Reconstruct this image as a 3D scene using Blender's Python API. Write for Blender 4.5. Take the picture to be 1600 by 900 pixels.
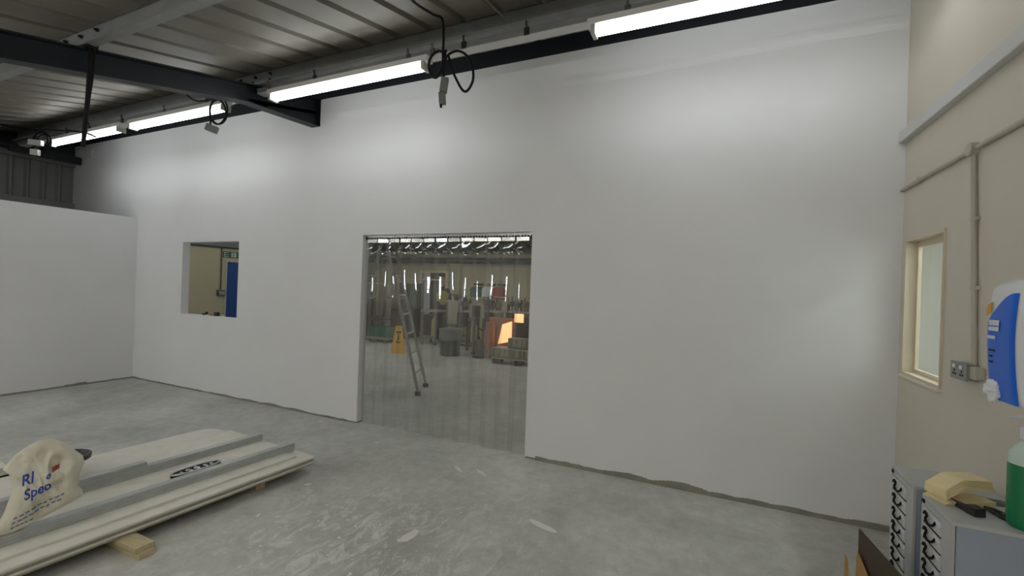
import bpy, bmesh, math, random
from mathutils import Vector, Matrix, noise
random.seed(7)
S = bpy.context.scene
for o in list(bpy.data.objects): bpy.data.objects.remove(o, do_unlink=True)
C = S.collection

# ------------------------------------------------------------------ camera, exposure, world
EYE = Vector((0, 0, 1.58)); FPX = 697.0; YAW, PITCH, ROLL = 0.4239, 0.0004, 0.0354
_f = Vector((-math.sin(YAW)*math.cos(PITCH), math.cos(YAW)*math.cos(PITCH), math.sin(PITCH)))
_r = Vector((math.cos(YAW), math.sin(YAW), 0)); _u = _r.cross(_f)
_r2 = math.cos(ROLL)*_r + math.sin(ROLL)*_u; _u2 = -math.sin(ROLL)*_r + math.cos(ROLL)*_u
cd = bpy.data.cameras.new('camera'); cam = bpy.data.objects.new('camera', cd); C.objects.link(cam)
cd.sensor_width = 36; cd.lens = FPX/1600*36; cd.clip_start = 0.05
M4 = Matrix((( _r2.x, _u2.x, -_f.x, EYE.x), (_r2.y, _u2.y, -_f.y, EYE.y), (_r2.z, _u2.z, -_f.z, EYE.z), (0, 0, 0, 1)))
cam.matrix_world = M4
S.camera = cam
S.view_settings.view_transform = 'Standard'; S.view_settings.look = 'None'
S.view_settings.exposure = 0.0; S.view_settings.gamma = 1.0
try: S.view_settings.use_curve_mapping = False
except Exception: pass
W = bpy.data.worlds.new('world'); S.world = W; W.use_nodes = True
W.node_tree.nodes['Background'].inputs[0].default_value = (.6, .6, .6, 1)
W.node_tree.nodes['Background'].inputs[1].default_value = 0.15

TUBE = 14.0        # emission of the fluorescent tubes
TUBE_FILL = 30.0   # of the added unseen fill tubes beside and behind the viewpoint
TUBE_HALL = 11.5    # of the added unseen tubes in the hall behind the wall

# ------------------------------------------------------------------ materials
def mat(name, col, rough=.6, metal=0, var=0, scale=8, bump=0, bscale=40, spec=.5, emit=None, estr=0, alpha=1, trans=0, stretch=None):
    m = bpy.data.materials.new(name); m.use_nodes = True
    nt = m.node_tree; b = nt.nodes['Principled BSDF']
    b.inputs['Base Color'].default_value = (*col, 1); b.inputs['Roughness'].default_value = rough
    b.inputs['Metallic'].default_value = metal; b.inputs['Specular IOR Level'].default_value = spec
    if trans: b.inputs['Transmission Weight'].default_value = trans
    if emit: b.inputs['Emission Color'].default_value = (*emit, 1); b.inputs['Emission Strength'].default_value = estr
    tc = nt.nodes.new('ShaderNodeTexCoord'); src = tc.outputs['Object']
    if stretch:
        mp = nt.nodes.new('ShaderNodeMapping'); mp.inputs['Scale'].default_value = stretch
        nt.links.new(src, mp.inputs[0]); src = mp.outputs[0]
    if var:
        n = nt.nodes.new('ShaderNodeTexNoise'); n.inputs['Scale'].default_value = scale; n.inputs['Detail'].default_value = 5
        r = nt.nodes.new('ShaderNodeValToRGB')
        r.color_ramp.elements[0].position = .3; r.color_ramp.elements[1].position = .72
        r.color_ramp.elements[0].color = (*[max(0, c*(1-var)) for c in col], 1)
        r.color_ramp.elements[1].color = (*[min(1, c*(1+var)) for c in col], 1)
        nt.links.new(src, n.inputs['Vector']); nt.links.new(n.outputs['Fac'], r.inputs[0]); nt.links.new(r.outputs[0], b.inputs['Base Color'])
    if bump:
        n2 = nt.nodes.new('ShaderNodeTexNoise'); n2.inputs['Scale'].default_value = bscale; n2.inputs['Detail'].default_value = 4
        bp = nt.nodes.new('ShaderNodeBump'); bp.inputs['Strength'].default_value = bump; bp.inputs['Distance'].default_value = .01
        nt.links.new(src, n2.inputs['Vector']); nt.links.new(n2.outputs['Fac'], bp.inputs['Height']); nt.links.new(bp.outputs[0], b.inputs['Normal'])
    return m

def srgb(r, g, b):
    return tuple(((c/255)/12.92 if c/255 <= .04045 else ((c/255+.055)/1.055)**2.4) for c in (r, g, b))

M = {}
M['wall'] = mat('white_paint', (.78, .785, .79), .55, var=.02, scale=1.5, bump=.05, bscale=120)
M['partition'] = mat('partition_paint', (.74, .74, .745), .6, var=.02, scale=2, bump=.05, bscale=120)
M['cream'] = mat('cream_paint', srgb(214, 207, 192), .55, var=.03, scale=2, bump=.05, bscale=90)
M['hall_cream'] = mat('hall_cream_paint', srgb(182, 174, 148), .55, var=.03, scale=2)
M['trim'] = mat('grey_white_gloss', srgb(205, 205, 203), .4)
M['conduit'] = mat('painted_conduit', srgb(188, 182, 168), .4)
M['sheet'] = mat('roof_sheet', srgb(120, 115, 104), .55, var=.08, scale=3)
M['purlin'] = mat('galvanised_purlin', srgb(146, 148, 147), .5, .3, var=.12, scale=6)
M['navy'] = mat('navy_steel', srgb(14, 19, 27), .5, var=.1, scale=5)
M['gable'] = mat('gable_sheet', srgb(128, 128, 124), .5, .1, var=.06, scale=4)
M['galv'] = mat('galvanised_steel', srgb(150, 154, 154), .38, .7, var=.1, scale=14)
M['stud'] = mat('steel_stud', srgb(184, 189, 187), .4, .35, var=.08, scale=20)
M['batten'] = mat('white_enamel', srgb(225, 225, 222), .4)
M['tube'] = mat('fluorescent_tube', (1, 1, 1), .4, emit=(.95, .98, 1.0), estr=TUBE)
M['fill_tube'] = mat('fill_fluorescent_tube', (1, 1, 1), .4, emit=(1, .975, .93), estr=TUBE_FILL)
M['xroom_fill_tube'] = mat('xroom_fill_fluorescent_tube', (1, 1, 1), .4, emit=(.95, 1, .98), estr=95)
M['hall_fill_tube'] = mat('hall_fill_fluorescent_tube', (1, 1, 1), .4, emit=(.97, .98, .93), estr=TUBE_HALL*2.6)
M['endcap'] = mat('lamp_holder', srgb(190, 190, 178), .5)
M['black'] = mat('black_rubber', (.008, .008, .009), .7, spec=.25)
M['blackplastic'] = mat('black_plastic', (.02, .02, .022), .38)
M['greybox'] = mat('grey_connector', srgb(120, 122, 118), .5)
M['whitebox'] = mat('white_connector', srgb(215, 215, 212), .45)
M['board'] = mat('plasterboard_face', srgb(226, 222, 212), .75, var=.05, scale=9, bump=.08, bscale=60)
M['boardcore'] = mat('plasterboard_core', srgb(178, 174, 162), .8, var=.1, scale=30)
M['timber'] = mat('sawn_timber', srgb(196, 182, 146), .7, var=.14, scale=12, bump=.1, stretch=(1, 8, 8))
M['bag'] = mat('polythene_bag', srgb(204, 201, 182), .36, var=.05, scale=10, bump=.12, bscale=14)
M['blueink'] = mat('blue_print', srgb(24, 60, 150), .5)
M['redink'] = mat('red_print', srgb(160, 70, 55), .5)
M['greyink'] = mat('grey_print', srgb(95, 105, 140), .5)
M['silver'] = mat('shiny_foil', srgb(205, 208, 205), .15, .8, bump=.5, bscale=60)
M['cab'] = mat('grey_cabinet', srgb(184, 187, 185), .4)
M['cabside'] = mat('cabinet_side', srgb(156, 167, 182), .42)
M['drawer'] = mat('drawer_front', srgb(205, 206, 200), .4)
M['paper'] = mat('paper_towel', srgb(235, 218, 172), .85, var=.04, scale=20, bump=.1, bscale=120)
M['blue'] = mat('blue_plastic', srgb(0, 98, 215), .3)
M['whiteplastic'] = mat('white_plastic', srgb(222, 224, 228), .3)
M['tissue'] = mat('tissue', srgb(235, 236, 236), .9, bump=.3, bscale=80)
M['orange'] = mat('orange_mark', srgb(215, 160, 70), .5)
M['label'] = mat('label_print', srgb(200, 215, 235), .5)
M['green_liquid'] = mat('green_soap', srgb(18, 120, 72), .25, var=.05, scale=3)
M['clearplastic'] = mat('frosted_plastic', srgb(190, 208, 196), .3)
M['metalsocket'] = mat('metal_clad_socket', srgb(150, 150, 146), .4, .5)
M['cardboard'] = mat('cardboard', srgb(176, 140, 84), .8, var=.06, scale=18, stretch=(1, 1, 6))
M['cardin'] = mat('dark_card', srgb(74, 62, 46), .8, var=.08, scale=10)
M['wood_frame'] = mat('cream_gloss_frame', srgb(216, 204, 180), .35)
M['sill'] = mat('window_sill_gloss', srgb(238, 232, 214), .3)
M['next_room'] = mat('next_room_paint', srgb(238, 240, 236), .6)
M['shadowgap'] = mat('track_steel', srgb(138, 136, 126), .6, var=.15, scale=12)
M['rail'] = mat('stainless_rail', srgb(150, 150, 148), .25, .9)
M['clamp'] = mat('stainless_clamp', srgb(236, 237, 234), .22, .75)
M['ladder'] = mat('aluminium', srgb(160, 160, 158), .4, .6)
M['darkgreen'] = mat('green_curtain', srgb(20, 58, 52), .4, var=.2, scale=5)
M['dkblue'] = mat('dark_blue_cloth', srgb(30, 40, 62), .8)
M['skin'] = mat('skin', srgb(168, 132, 112), .6)
M['hair'] = mat('grey_hair', srgb(140, 132, 128), .8)
M['vest'] = mat('hi_vis_vest', srgb(150, 148, 72), .8)
M['yellow'] = mat('yellow_plastic', srgb(226, 168, 30), .4)
M['binbody'] = mat('dark_bin', srgb(44, 46, 50), .5)
M['binlid'] = mat('grey_liner', srgb(112, 114, 116), .45)
M['crate_green'] = mat('green_crate', srgb(20, 96, 72), .5)
M['machine'] = mat('machine_steel', srgb(104, 100, 92), .45, .4, var=.2, scale=9)
M['machine_dark'] = mat('machine_dark', srgb(38, 36, 36), .5, var=.2, scale=9)
M['machine_lt'] = mat('machine_light', srgb(150, 148, 136), .45)
M['copper'] = mat('copper_drum', srgb(176, 112, 82), .4, .3)
M['glow'] = mat('heater_glow', (1, .6, .3), .5, emit=(1, .50, .22), estr=1.35)
M['crate'] = mat('ribbed_crate', srgb(132, 128, 112), .6)
M['red'] = mat('red_plastic', srgb(170, 30, 45), .4)
M['green'] = mat('green_plastic', srgb(20, 84, 62), .35)
M['door_blue'] = mat('blue_door_paint', srgb(34, 74, 140), .45)
M['sign_green'] = mat('exit_sign_green', srgb(50, 92, 70), .5)
M['sign_white'] = mat('exit_sign_white', srgb(190, 200, 186), .5)
M['hall_band'] = mat('hall_cladding', srgb(118, 124, 124), .5)
M['daylight'] = mat('daylight_pane', (.8, .9, 1), .5, emit=(.9, .96, 1), estr=14)
M['added_daylight'] = mat('added_daylight_pane', (.8, .9, 1), .5, emit=(.92, .98, 1), estr=1.9)
M['cloth_pink'] = mat('pink_cloth', srgb(170, 110, 96), .8)
M['flake'] = mat('white_plaster', srgb(225, 224, 216), .8)

def floor_mat():
    m = bpy.data.materials.new('concrete_floor'); m.use_nodes = True; nt = m.node_tree; N = nt.nodes.new; L = nt.links.new
    b = nt.nodes['Principled BSDF']; tc = N('ShaderNodeTexCoord')
    def nz(s, d=6, r=.55, dist=0, vec=None):
        n = N('ShaderNodeTexNoise'); n.inputs['Scale'].default_value = s; n.inputs['Detail'].default_value = d
        n.inputs['Roughness'].default_value = r; n.inputs['Distortion'].default_value = dist
        L(vec or tc.outputs['Object'], n.inputs['Vector']); return n
    def ramp(src, stops):
        r = N('ShaderNodeValToRGB'); e = r.color_ramp.elements
        while len(e) < len(stops): e.new(.5)
        for q, (p, c) in zip(e, stops): q.position = p; q.color = (*c, 1)
        L(src, r.inputs[0]); return r
    def mix(fac, a, c, mode='MIX'):
        x = N('ShaderNodeMix'); x.data_type = 'RGBA'; x.blend_type = mode
        if isinstance(fac, float): x.inputs[0].default_value = fac
        else: L(fac, x.inputs[0])
        for i, v in ((6, a), (7, c)):
            if isinstance(v, tuple): x.inputs[i].default_value = (*v, 1)
            else: L(v, x.inputs[i])
        return x.outputs[2]
    base = ramp(nz(.7, 8, .6, .4).outputs['Fac'], [(.3, srgb(158, 159, 154)), (.5, srgb(188, 189, 184)), (.72, srgb(212, 213, 206))])
    fine = ramp(nz(9, 6, .7).outputs['Fac'], [(.3, (.82, .82, .82)), (.7, (1.12, 1.12, 1.11))])
    col = mix(1.0, base.outputs[0], fine.outputs[0], 'MULTIPLY')
    mp = N('ShaderNodeMapping'); mp.inputs['Rotation'].default_value = (0, 0, .5); mp.inputs['Scale'].default_value = (1.9, 1.0, 1); L(tc.outputs['Object'], mp.inputs[0])
    sm = ramp(nz(4.2, 10, .74, 1.6, mp.outputs[0]).outputs['Fac'], [(.5, (0, 0, 0)), (.62, (1, 1, 1))])
    # plaster smears are heaviest on the stretch between the boards and the drawer cabinets
    dist = N('ShaderNodeVectorMath'); dist.operation = 'DISTANCE'; dist.inputs[1].default_value = (-1.95, 2.05, 0); L(tc.outputs['Object'], dist.inputs[0])
    dr = ramp(dist.outputs['Value'], [(.1, (1, 1, 1)), (.45, (.35, .35, .35)), (1.0, (.12, .12, .12))])
    ds = N('ShaderNodeMath'); ds.operation = 'MULTIPLY'; ds.inputs[1].default_value = .5; L(dist.outputs['Value'], ds.inputs[0]); L(ds.outputs[0], dr.inputs[0])
    fm = N('ShaderNodeMath'); fm.operation = 'MULTIPLY'; L(sm.outputs[0], fm.inputs[0]); L(dr.outputs[0], fm.inputs[1])
    f2 = N('ShaderNodeMath'); f2.operation = 'MULTIPLY'; f2.inputs[1].default_value = .7; L(fm.outputs[0], f2.inputs[0])
    col = mix(f2.outputs[0], col, srgb(236, 236, 228))
    sp = ramp(nz(26, 3, .5).outputs['Fac'], [(.655, (0, 0, 0)), (.69, (1, 1, 1))])
    fs = N('ShaderNodeMath'); fs.operation = 'MULTIPLY'; L(sp.outputs[0], fs.inputs[0]); L(dr.outputs[0], fs.inputs[1])
    col = mix(fs.outputs[0], col, srgb(238, 238, 228))
    L(col, b.inputs['Base Color'])
    rr = ramp(nz(3, 5).outputs['Fac'], [(.3, (.42, .42, .42)), (.7, (.62, .62, .62))]); L(rr.outputs[0], b.inputs['Roughness'])
    bp = N('ShaderNodeBump'); bp.inputs['Strength'].default_value = .12; bp.inputs['Distance'].default_value = .01
    L(nz(20, 6).outputs['Fac'], bp.inputs['Height']); L(bp.outputs[0], b.inputs['Normal'])
    return m
M['floor'] = floor_mat()

def schlick(nt, f0):      # reflectance of a thin clear sheet, the same from both faces
    N = nt.nodes.new; L = nt.links.new
    lw = N('ShaderNodeLayerWeight'); lw.inputs['Blend'].default_value = .5
    p = N('ShaderNodeMath'); p.operation = 'POWER'; p.inputs[1].default_value = 5; L(lw.outputs['Facing'], p.inputs[0])
    q = N('ShaderNodeMath'); q.operation = 'MULTIPLY_ADD'; q.inputs[1].default_value = 1-f0; q.inputs[2].default_value = f0; q.use_clamp = True; L(p.outputs[0], q.inputs[0])
    return q

def strip_mat():
    m = bpy.data.materials.new('clear_pvc'); m.use_nodes = True; nt = m.node_tree; N = nt.nodes.new; L = nt.links.new
    for n in list(nt.nodes): nt.nodes.remove(n)
    out = N('ShaderNodeOutputMaterial'); t = N('ShaderNodeBsdfTransparent'); t.inputs[0].default_value = (.945, .95, .93, 1)
    g = N('ShaderNodeBsdfGlossy'); g.inputs['Roughness'].default_value = .03
    d = N('ShaderNodeBsdfDiffuse'); d.inputs[0].default_value = (.5, .5, .47, 1)
    mu = schlick(nt, .13)
    tc = N('ShaderNodeTexCoord'); mp = N('ShaderNodeMapping'); mp.inputs['Scale'].default_value = (9, 9, .9); L(tc.outputs['Object'], mp.inputs[0])
    nz = N('ShaderNodeTexNoise'); nz.inputs['Scale'].default_value = 1.4; nz.inputs['Detail'].default_value = 6; L(mp.outputs[0], nz.inputs['Vector'])
    r = N('ShaderNodeMapRange'); r.inputs[1].default_value = .4; r.inputs[2].default_value = .8; r.inputs[3].default_value = .02; r.inputs[4].default_value = .16; L(nz.outputs['Fac'], r.inputs[0])
    m1 = N('ShaderNodeMixShader'); L(r.outputs[0], m1.inputs[0]); L(t.outputs[0], m1.inputs[1]); L(d.outputs[0], m1.inputs[2])
    m2 = N('ShaderNodeMixShader'); L(mu.outputs[0], m2.inputs[0]); L(m1.outputs[0], m2.inputs[1]); L(g.outputs[0], m2.inputs[2])
    L(m2.outputs[0], out.inputs[0]); return m
M['pvc'] = strip_mat()
def glass_mat():
    m = bpy.data.materials.new('window_glass'); m.use_nodes = True; nt = m.node_tree; N = nt.nodes.new; L = nt.links.new
    for n in list(nt.nodes): nt.nodes.remove(n)
    out = N('ShaderNodeOutputMaterial'); t = N('ShaderNodeBsdfTransparent'); t.inputs[0].default_value = (.95, .98, .97, 1)
    g = N('ShaderNodeBsdfGlossy'); g.inputs['Roughness'].default_value = .01
    lw = schlick(nt, .07)
    m2 = N('ShaderNodeMixShader'); L(lw.outputs[0], m2.inputs[0]); L(t.outputs[0], m2.inputs[1]); L(g.outputs[0], m2.inputs[2])
    L(m2.outputs[0], out.inputs[0]); return m
M['glass'] = glass_mat()

# ------------------------------------------------------------------ mesh helpers (world coordinates)
def V(*a): return Vector(a)
def at(px, py, Y):          # point on the plane at depth Y (metres in front of the eye, along the room) seen in that direction
    d = _f + _r2*((px-800)/FPX) - _u2*((py-450)/FPX)
    return EYE + d*(Y/d.y)
def at_z(px, py, z):
    d = _f + _r2*((px-800)/FPX) - _u2*((py-450)/FPX)
    return EYE + d*((z-1.58)/d.z)
def at_x(px, py, x):
    d = _f + _r2*((px-800)/FPX) - _u2*((py-450)/FPX)
    return EYE + d*(x/d.x)

class MB:
    def __init__(s): s.bm = bmesh.new()
    def box(s, a, b, mx=None, bev=0):
        x0, y0, z0 = a; x1, y1, z1 = b
        vs = [s.bm.verts.new(((x1 if i & 1 else x0), (y1 if i & 2 else y0), (z1 if i & 4 else z0))) for i in range(8)]
        fs = [s.bm.faces.new([vs[i] for i in q]) for q in ((0,2,3,1),(4,5,7,6),(0,1,5,4),(2,6,7,3),(0,4,6,2),(1,3,7,5))]
        if bev:
            es = list({e for f in fs for e in f.edges})
            r = bmesh.ops.bevel(s.bm, geom=es, offset=bev, segments=2, affect='EDGES', profile=.5)
            vs = list({v for f in r['faces'] for v in f.verts} | {v for v in vs if v.is_valid})
        if mx is not None: bmesh.ops.transform(s.bm, matrix=mx, verts=vs)
        return s
    def prism(s, pts, ext, mx=None):     # planar polygon pts (3D) extruded by vector ext
        ext = Vector(ext); a = [s.bm.verts.new(p) for p in pts]; b = [s.bm.verts.new(Vector(p)+ext) for p in pts]
        n = len(pts)
        try:
            s.bm.faces.new(a[::-1]); s.bm.faces.new(b)
            for i in range(n): s.bm.faces.new((a[i], a[(i+1) % n], b[(i+1) % n], b[i]))
        except ValueError: pass
        if mx is not None: bmesh.ops.transform(s.bm, matrix=mx, verts=a+b)
        return s
    def tube(s, pts, r, n=10, closed=False, radii=None):
        pts = [Vector(p) for p in pts]; rings = []; m = len(pts); up = None
        for i, p in enumerate(pts):
            if closed: t = pts[(i+1) % m]-pts[i-1]
            else: t = pts[min(i+1, m-1)]-pts[max(i-1, 0)]
            t.normalize()
            if up is None: up = Vector((0, 0, 1)) if abs(t.z) < .9 else Vector((1, 0, 0))
            x = up - t*up.dot(t)
            if x.length < 1e-4: x = t.orthogonal()
            x.normalize(); y = t.cross(x); up = x
            rr = radii[i] if radii else r
            rings.append([s.bm.verts.new(p + (x*math.cos(2*math.pi*k/n) + y*math.sin(2*math.pi*k/n))*rr) for k in range(n)])
        for i in range(m if closed else m-1):
            a, b = rings[i], rings[(i+1) % m]
            for k in range(n): s.bm.faces.new((a[k], a[(k+1) % n], b[(k+1) % n], b[k]))
        if not closed: s.bm.faces.new(rings[0][::-1]); s.bm.faces.new(rings[-1])
        return s
    def lathe(s, prof, c, n=24, ax=(0, 0, 1), cap=True):   # prof list of (r, h)
        c = Vector(c); ax = Vector(ax).normalized(); x = ax.orthogonal().normalized(); y = ax.cross(x); rings = []
        for r, h in prof:
            rings.append([s.bm.verts.new(c+ax*h+(x*math.cos(2*math.pi*k/n)+y*math.sin(2*math.pi*k/n))*max(r, 1e-4)) for k in range(n)])
        for a, b in zip(rings, rings[1:]):
            for k in range(n): s.bm.faces.new((a[k], a[(k+1) % n], b[(k+1) % n], b[k]))
        if cap: s.bm.faces.new(rings[0][::-1]); s.bm.faces.new(rings[-1])
        return s
    def grid(s, fn, nu, nv, thick=None):
        g = [[s.bm.verts.new(fn(i/nu, j/nv)) for j in range(nv+1)] for i in range(nu+1)]
        for i in range(nu):
            for j in range(nv): s.bm.faces.new((g[i][j], g[i+1][j], g[i+1][j+1], g[i][j+1]))
        return s
    def build(s, name, m, parent=None, smooth=False, label=None, kind=None, fix=True):
        if fix: bmesh.ops.recalc_face_normals(s.bm, faces=s.bm.faces)
        off = wpos(parent) if parent else Vector((0, 0, 0))
        if off.length: bmesh.ops.translate(s.bm, vec=-off, verts=s.bm.verts)
        me = bpy.data.meshes.new(name); s.bm.to_mesh(me); s.bm.free()
        me.materials.append(M[m] if isinstance(m, str) else m)
        if smooth:
            for p in me.polygons: p.use_smooth = True
            try: me.set_sharp_from_angle(angle=math.radians(40))
            except Exception: pass
        o = bpy.data.objects.new(name, me); C.objects.link(o)
        if parent: o.parent = parent
        if label: o['label'] = label
        if kind: o['kind'] = kind
        return o
def wpos(o):
    p = Vector((0, 0, 0))
    while o: p += Vector(o.location); o = o.parent
    return p
def recenter(o, base):   # move the origin of a single-mesh thing to its base
    b = Vector(base); o.data.transform(Matrix.Translation(-b)); o.location = b; return o
def tag(o, label, cat, group=None, kind=None):
    o['label'] = label; o['category'] = cat
    if group: o['group'] = group
    if kind: o['kind'] = kind
    return o
def thing(name, loc, label, cat, group=None):
    o = bpy.data.objects.new(name, None); o.empty_display_size = .1; C.objects.link(o); o.location = loc
    return tag(o, label, cat, group)
def struct(o, label=None):
    o['kind'] = 'structure'
    if label: o['label'] = label
    return o
def rot(c, ang, ax='Z'):
    c = Vector(c); return Matrix.Translation(c) @ Matrix.Rotation(ang, 4, ax) @ Matrix.Translation(-c)
def smooth_path(pts, k=6):   # Catmull-Rom
    P = [Vector(p) for p in pts]; P = [P[0]*2-P[1]] + P + [P[-1]*2-P[-2]]; out = []
    for i in range(1, len(P)-2):
        a, b, c, d = P[i-1:i+3]
        for j in range(k):
            t = j/k
            out.append(.5*((2*b)+(c-a)*t+(2*a-5*b+4*c-d)*t*t+(3*b-a-3*c+d)*t**3))
    out.append(P[-2]); return out

# ------------------------------------------------------------------ setting
D, RX, LX, GX = 3.87, 1.167, -8.087, -10.13
BY = 12.0; BACKY = -3.3
DL, DR, DT = -3.604, -1.5585, 2.116
WL, WR, WB, WT = -6.928, -5.712, 1.05, 2.072
TH = .1
struct(MB().box((-12, BACKY-.1, -.1), (2.6, BY+1.5, 0)).build('floor', 'floor'), 'bare grey concrete floor with plaster smears')

# long white wall: full height of panels, left a finger above the floor
w = MB(); g = .018
for x0, x1, z0, z1 in ((GX, WL, g, 3.74), (WL, WR, g, WB), (WL, WR, WT, 3.74), (WR, DL, g, 3.74), (DL, DR, DT, 3.74), (DR, RX, g, 3.74)):
    w.box((x0, D, z0), (x1, D+TH, z1))
wall = struct(w.build('wall_back', 'wall'), 'long white painted partition wall with a window opening and a wide doorway')
m = MB()
for x0, x1 in ((GX, DL-.004), (DR+.004, RX)): m.box((x0, D+.012, 0), (x1, D+TH-.012, g+.004))
m.build('sole_track', 'shadowgap', wall)
# skim ledge near the top and plasterboard cover pieces behind haunch
def ledge(u, v):
    x = -1.3+u*2.46; zc = 3.49+.02*math.sin(x*2.1)+.006*noise.noise(Vector((x*5, 0, 0)))
    prof = [(D, zc-.05), (D-.006, zc-.012), (D-.007, zc), (D-.002, zc+.02), (D, zc+.05)]
    y, z = prof[min(4, int(round(v*4)))]
    return (x, y-.0005, z)
m = MB(); m.grid(ledge, 40, 4); m.build('skim_ridge', 'wall', wall, smooth=True)
# ragged smears of mortar at the foot of the wall
m = MB()
for x0, x1, s0 in ((-8.05, -6.4, 3), (-6.2, -3.75, 11), (-1.45, RX-.01, 23)):
    n = int((x1-x0)/.03); 
    for i in range(n):
        xa = x0+(x1-x0)*i/n; h = (.016 if x0 < -1.5 else .03)+(.03 if x0 < -1.5 else .05)*abs(noise.noise(Vector((xa*2.3, s0, 0))))+.01*abs(noise.noise(Vector((xa*9, s0, 0))))
        m.box((xa, D-.004, 0), (xa+(x1-x0)/n, D+.011, h))
m.build('mortar_smear', 'shadowgap', wall)

m = MB().box((LX-.09, BACKY, g), (LX, D-.001, 2.453)); p = struct(m.build('wall_left', 'partition'), 'lower white partition standing in front of the corrugated gable')
MB().box((LX-.08, BACKY, 0), (LX-.012, D-.002, g+.003)).build('sole_track', 'shadowgap', p)
m = MB()
for i in range(30):
    ya = .2+i*.12; m.box((LX-.011, ya, 0), (LX+.004, ya+.12, .018+.03*abs(noise.noise(Vector((ya*3, 5, 0))))))
m.build('mortar_smear', 'shadowgap', p)

# right wall with a recessed window
RWY0, RWY1, RWZ0, RWZ1 = 3.232, 3.785, 1.10, 2.0
w = MB()
for y0, y1, z0, z1 in ((BACKY, RWY0, 0, 4.0), (RWY1, 6.5, 0, 4.0), (RWY0, RWY1, 0, RWZ0), (RWY0, RWY1, RWZ1, 4.0)):
    w.box((RX, y0, z0), (RX+.075, y1, z1))
struct(w.build('wall_right', 'cream'), 'cream painted wall with a small internal window')
m = MB().box((RX-.042, BACKY, 2.665), (RX, D-.001, 2.742), bev=.004)
struct(m.build('trim_1', 'trim'), 'grey-white boxed rail running along the cream wall')
# wall behind the camera: window band and plain wall
w = MB()
w.box((GX, BACKY-.12, 0), (RX+.13, BACKY, 1.36)); w.box((GX, BACKY-.12, 1.93), (RX+.13, BACKY, 3.0))
for x0, x1 in ((GX, -7.5), (-6.4, RX+.13)): w.box((x0, BACKY-.12, 1.36), (x1, BACKY, 1.93))
struct(w.build('wall_front', 'cream'), 'cream wall behind the viewpoint with one strip window')
for i, (x0, x1) in enumerate(((-7.5, -6.4),)):
    f = MB()
    f.box((x0, BACKY-.09, 1.36), (x1, BACKY-.03, 1.395)); f.box((x0, BACKY-.09, 1.895), (x1, BACKY-.03, 1.93)); f.box((x0, BACKY-.09, 1.56), (x1, BACKY-.03, 1.60))
    wf = struct(f.build('window_%d' % (i+2), 'wood_frame'), 'strip window in the wall behind the viewpoint')
    MB().box((x0, BACKY-.07, 1.39), (x1, BACKY-.06, 1.90)).build('pane', 'daylight', wf)

# roof sheeting over this hall: trapezoid ribs running down the slope
def zroof(y): return 3.056+.223*y if y <= D+.06 else 3.056+.223*(D+.06)-(y-D-.06)*.169
def sheeting(name, x0, x1, y0, y1, zf, mname, pitch=.333):
    m = MB(); bm = m.bm; xs = []; x = x0
    while x < x1:
        xs += [(x, 0), (x+pitch-.075, 0), (x+pitch-.06, .035), (x+pitch-.015, .035)]; x += pitch
    rows = []
    for y in (y0, y1): rows.append([bm.verts.new((a, y, zf(y)+b)) for a, b in xs])
    top = [[bm.verts.new((a, y, zf(y)+b+.012)) for a, b in xs] for y in (y0, y1)]
    for r in (rows, top):
        for i in range(len(xs)-1): bm.faces.new((r[0][i], r[0][i+1], r[1][i+1], r[1][i]))
    return m.build(name, mname)
struct(sheeting('ceiling', -10.4+.19, 1.35, BACKY-.1, D+.06, zroof, 'sheet'), 'profiled roof sheeting with ribs running down the slope')
struct(sheeting('ceiling', -11.5, 2.4, D+.06, BY+.1, zroof, 'hall_band'), 'roof sheeting over the hall behind')
# purlins: one Z section each
def purlin(y, label):
    m = MB(); zt = zroof(y)-.004; zb = zt-.155; x0, x1 = GX+.02, RX+.05
    m.box((x0, y, zb), (x1, y+.004, zt)); m.box((x0, y-.062, zb-.004), (x1, y+.004, zb)); m.box((x0, y-.062, zb), (x1, y-.058, zb+.016))
    m.box((x0, y, zt-.004), (x1, y+.06, zt)); 
    m.box((x0, y-.004, zb+.062), (x1, y, zb+.078))
    o = m.build('roof_purlin', 'purlin')
    for xc in (-4.45,):
        for dx, dz in ((-.26, .05), (-.06, .05), (-.03, .105), (.2, .05), (.2, .11), (-.26, .11)):
            MB().lathe([(.014, 0), (.014, .014), (.008, .014), (.008, .024)], (xc+dx, y-.004, zb+dz), 8, (0, -1, 0)).build('bolt', 'blackplastic', o)
    recenter(o, (x0, y, zb)); 
    for ch in o.children: ch.location = -Vector(o.location)
    return o
pur = []
for y, lab in ((3.16, 'grey steel roof purlin nearest the white wall, above the tube lights'), (1.74, 'grey steel roof purlin crossing the upper left of the roof'),
               (.3, 'grey steel roof purlin just above the viewpoint'), (-1.2, 'grey steel roof purlin behind the viewpoint'), (-2.6, 'grey steel roof purlin farthest behind the viewpoint')):
    o = purlin(y, lab); tag(o, lab, 'purlin', None)
# ridge beam on top of the white wall
m = MB(); m.box((GX, D+.002, 3.745), (RX, D+.01, 3.90)); m.box((GX, D-.06, 3.741), (RX, D+.07, 3.7445)) if 0 else None
m.box((GX, D+.01, 3.742), (RX, D+.12, 3.752))
tag(recenter(m.build('ridge_beam', 'navy'), (0, D, 3.74)), 'dark navy steel beam lying along the top of the white wall', 'beam')
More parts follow.
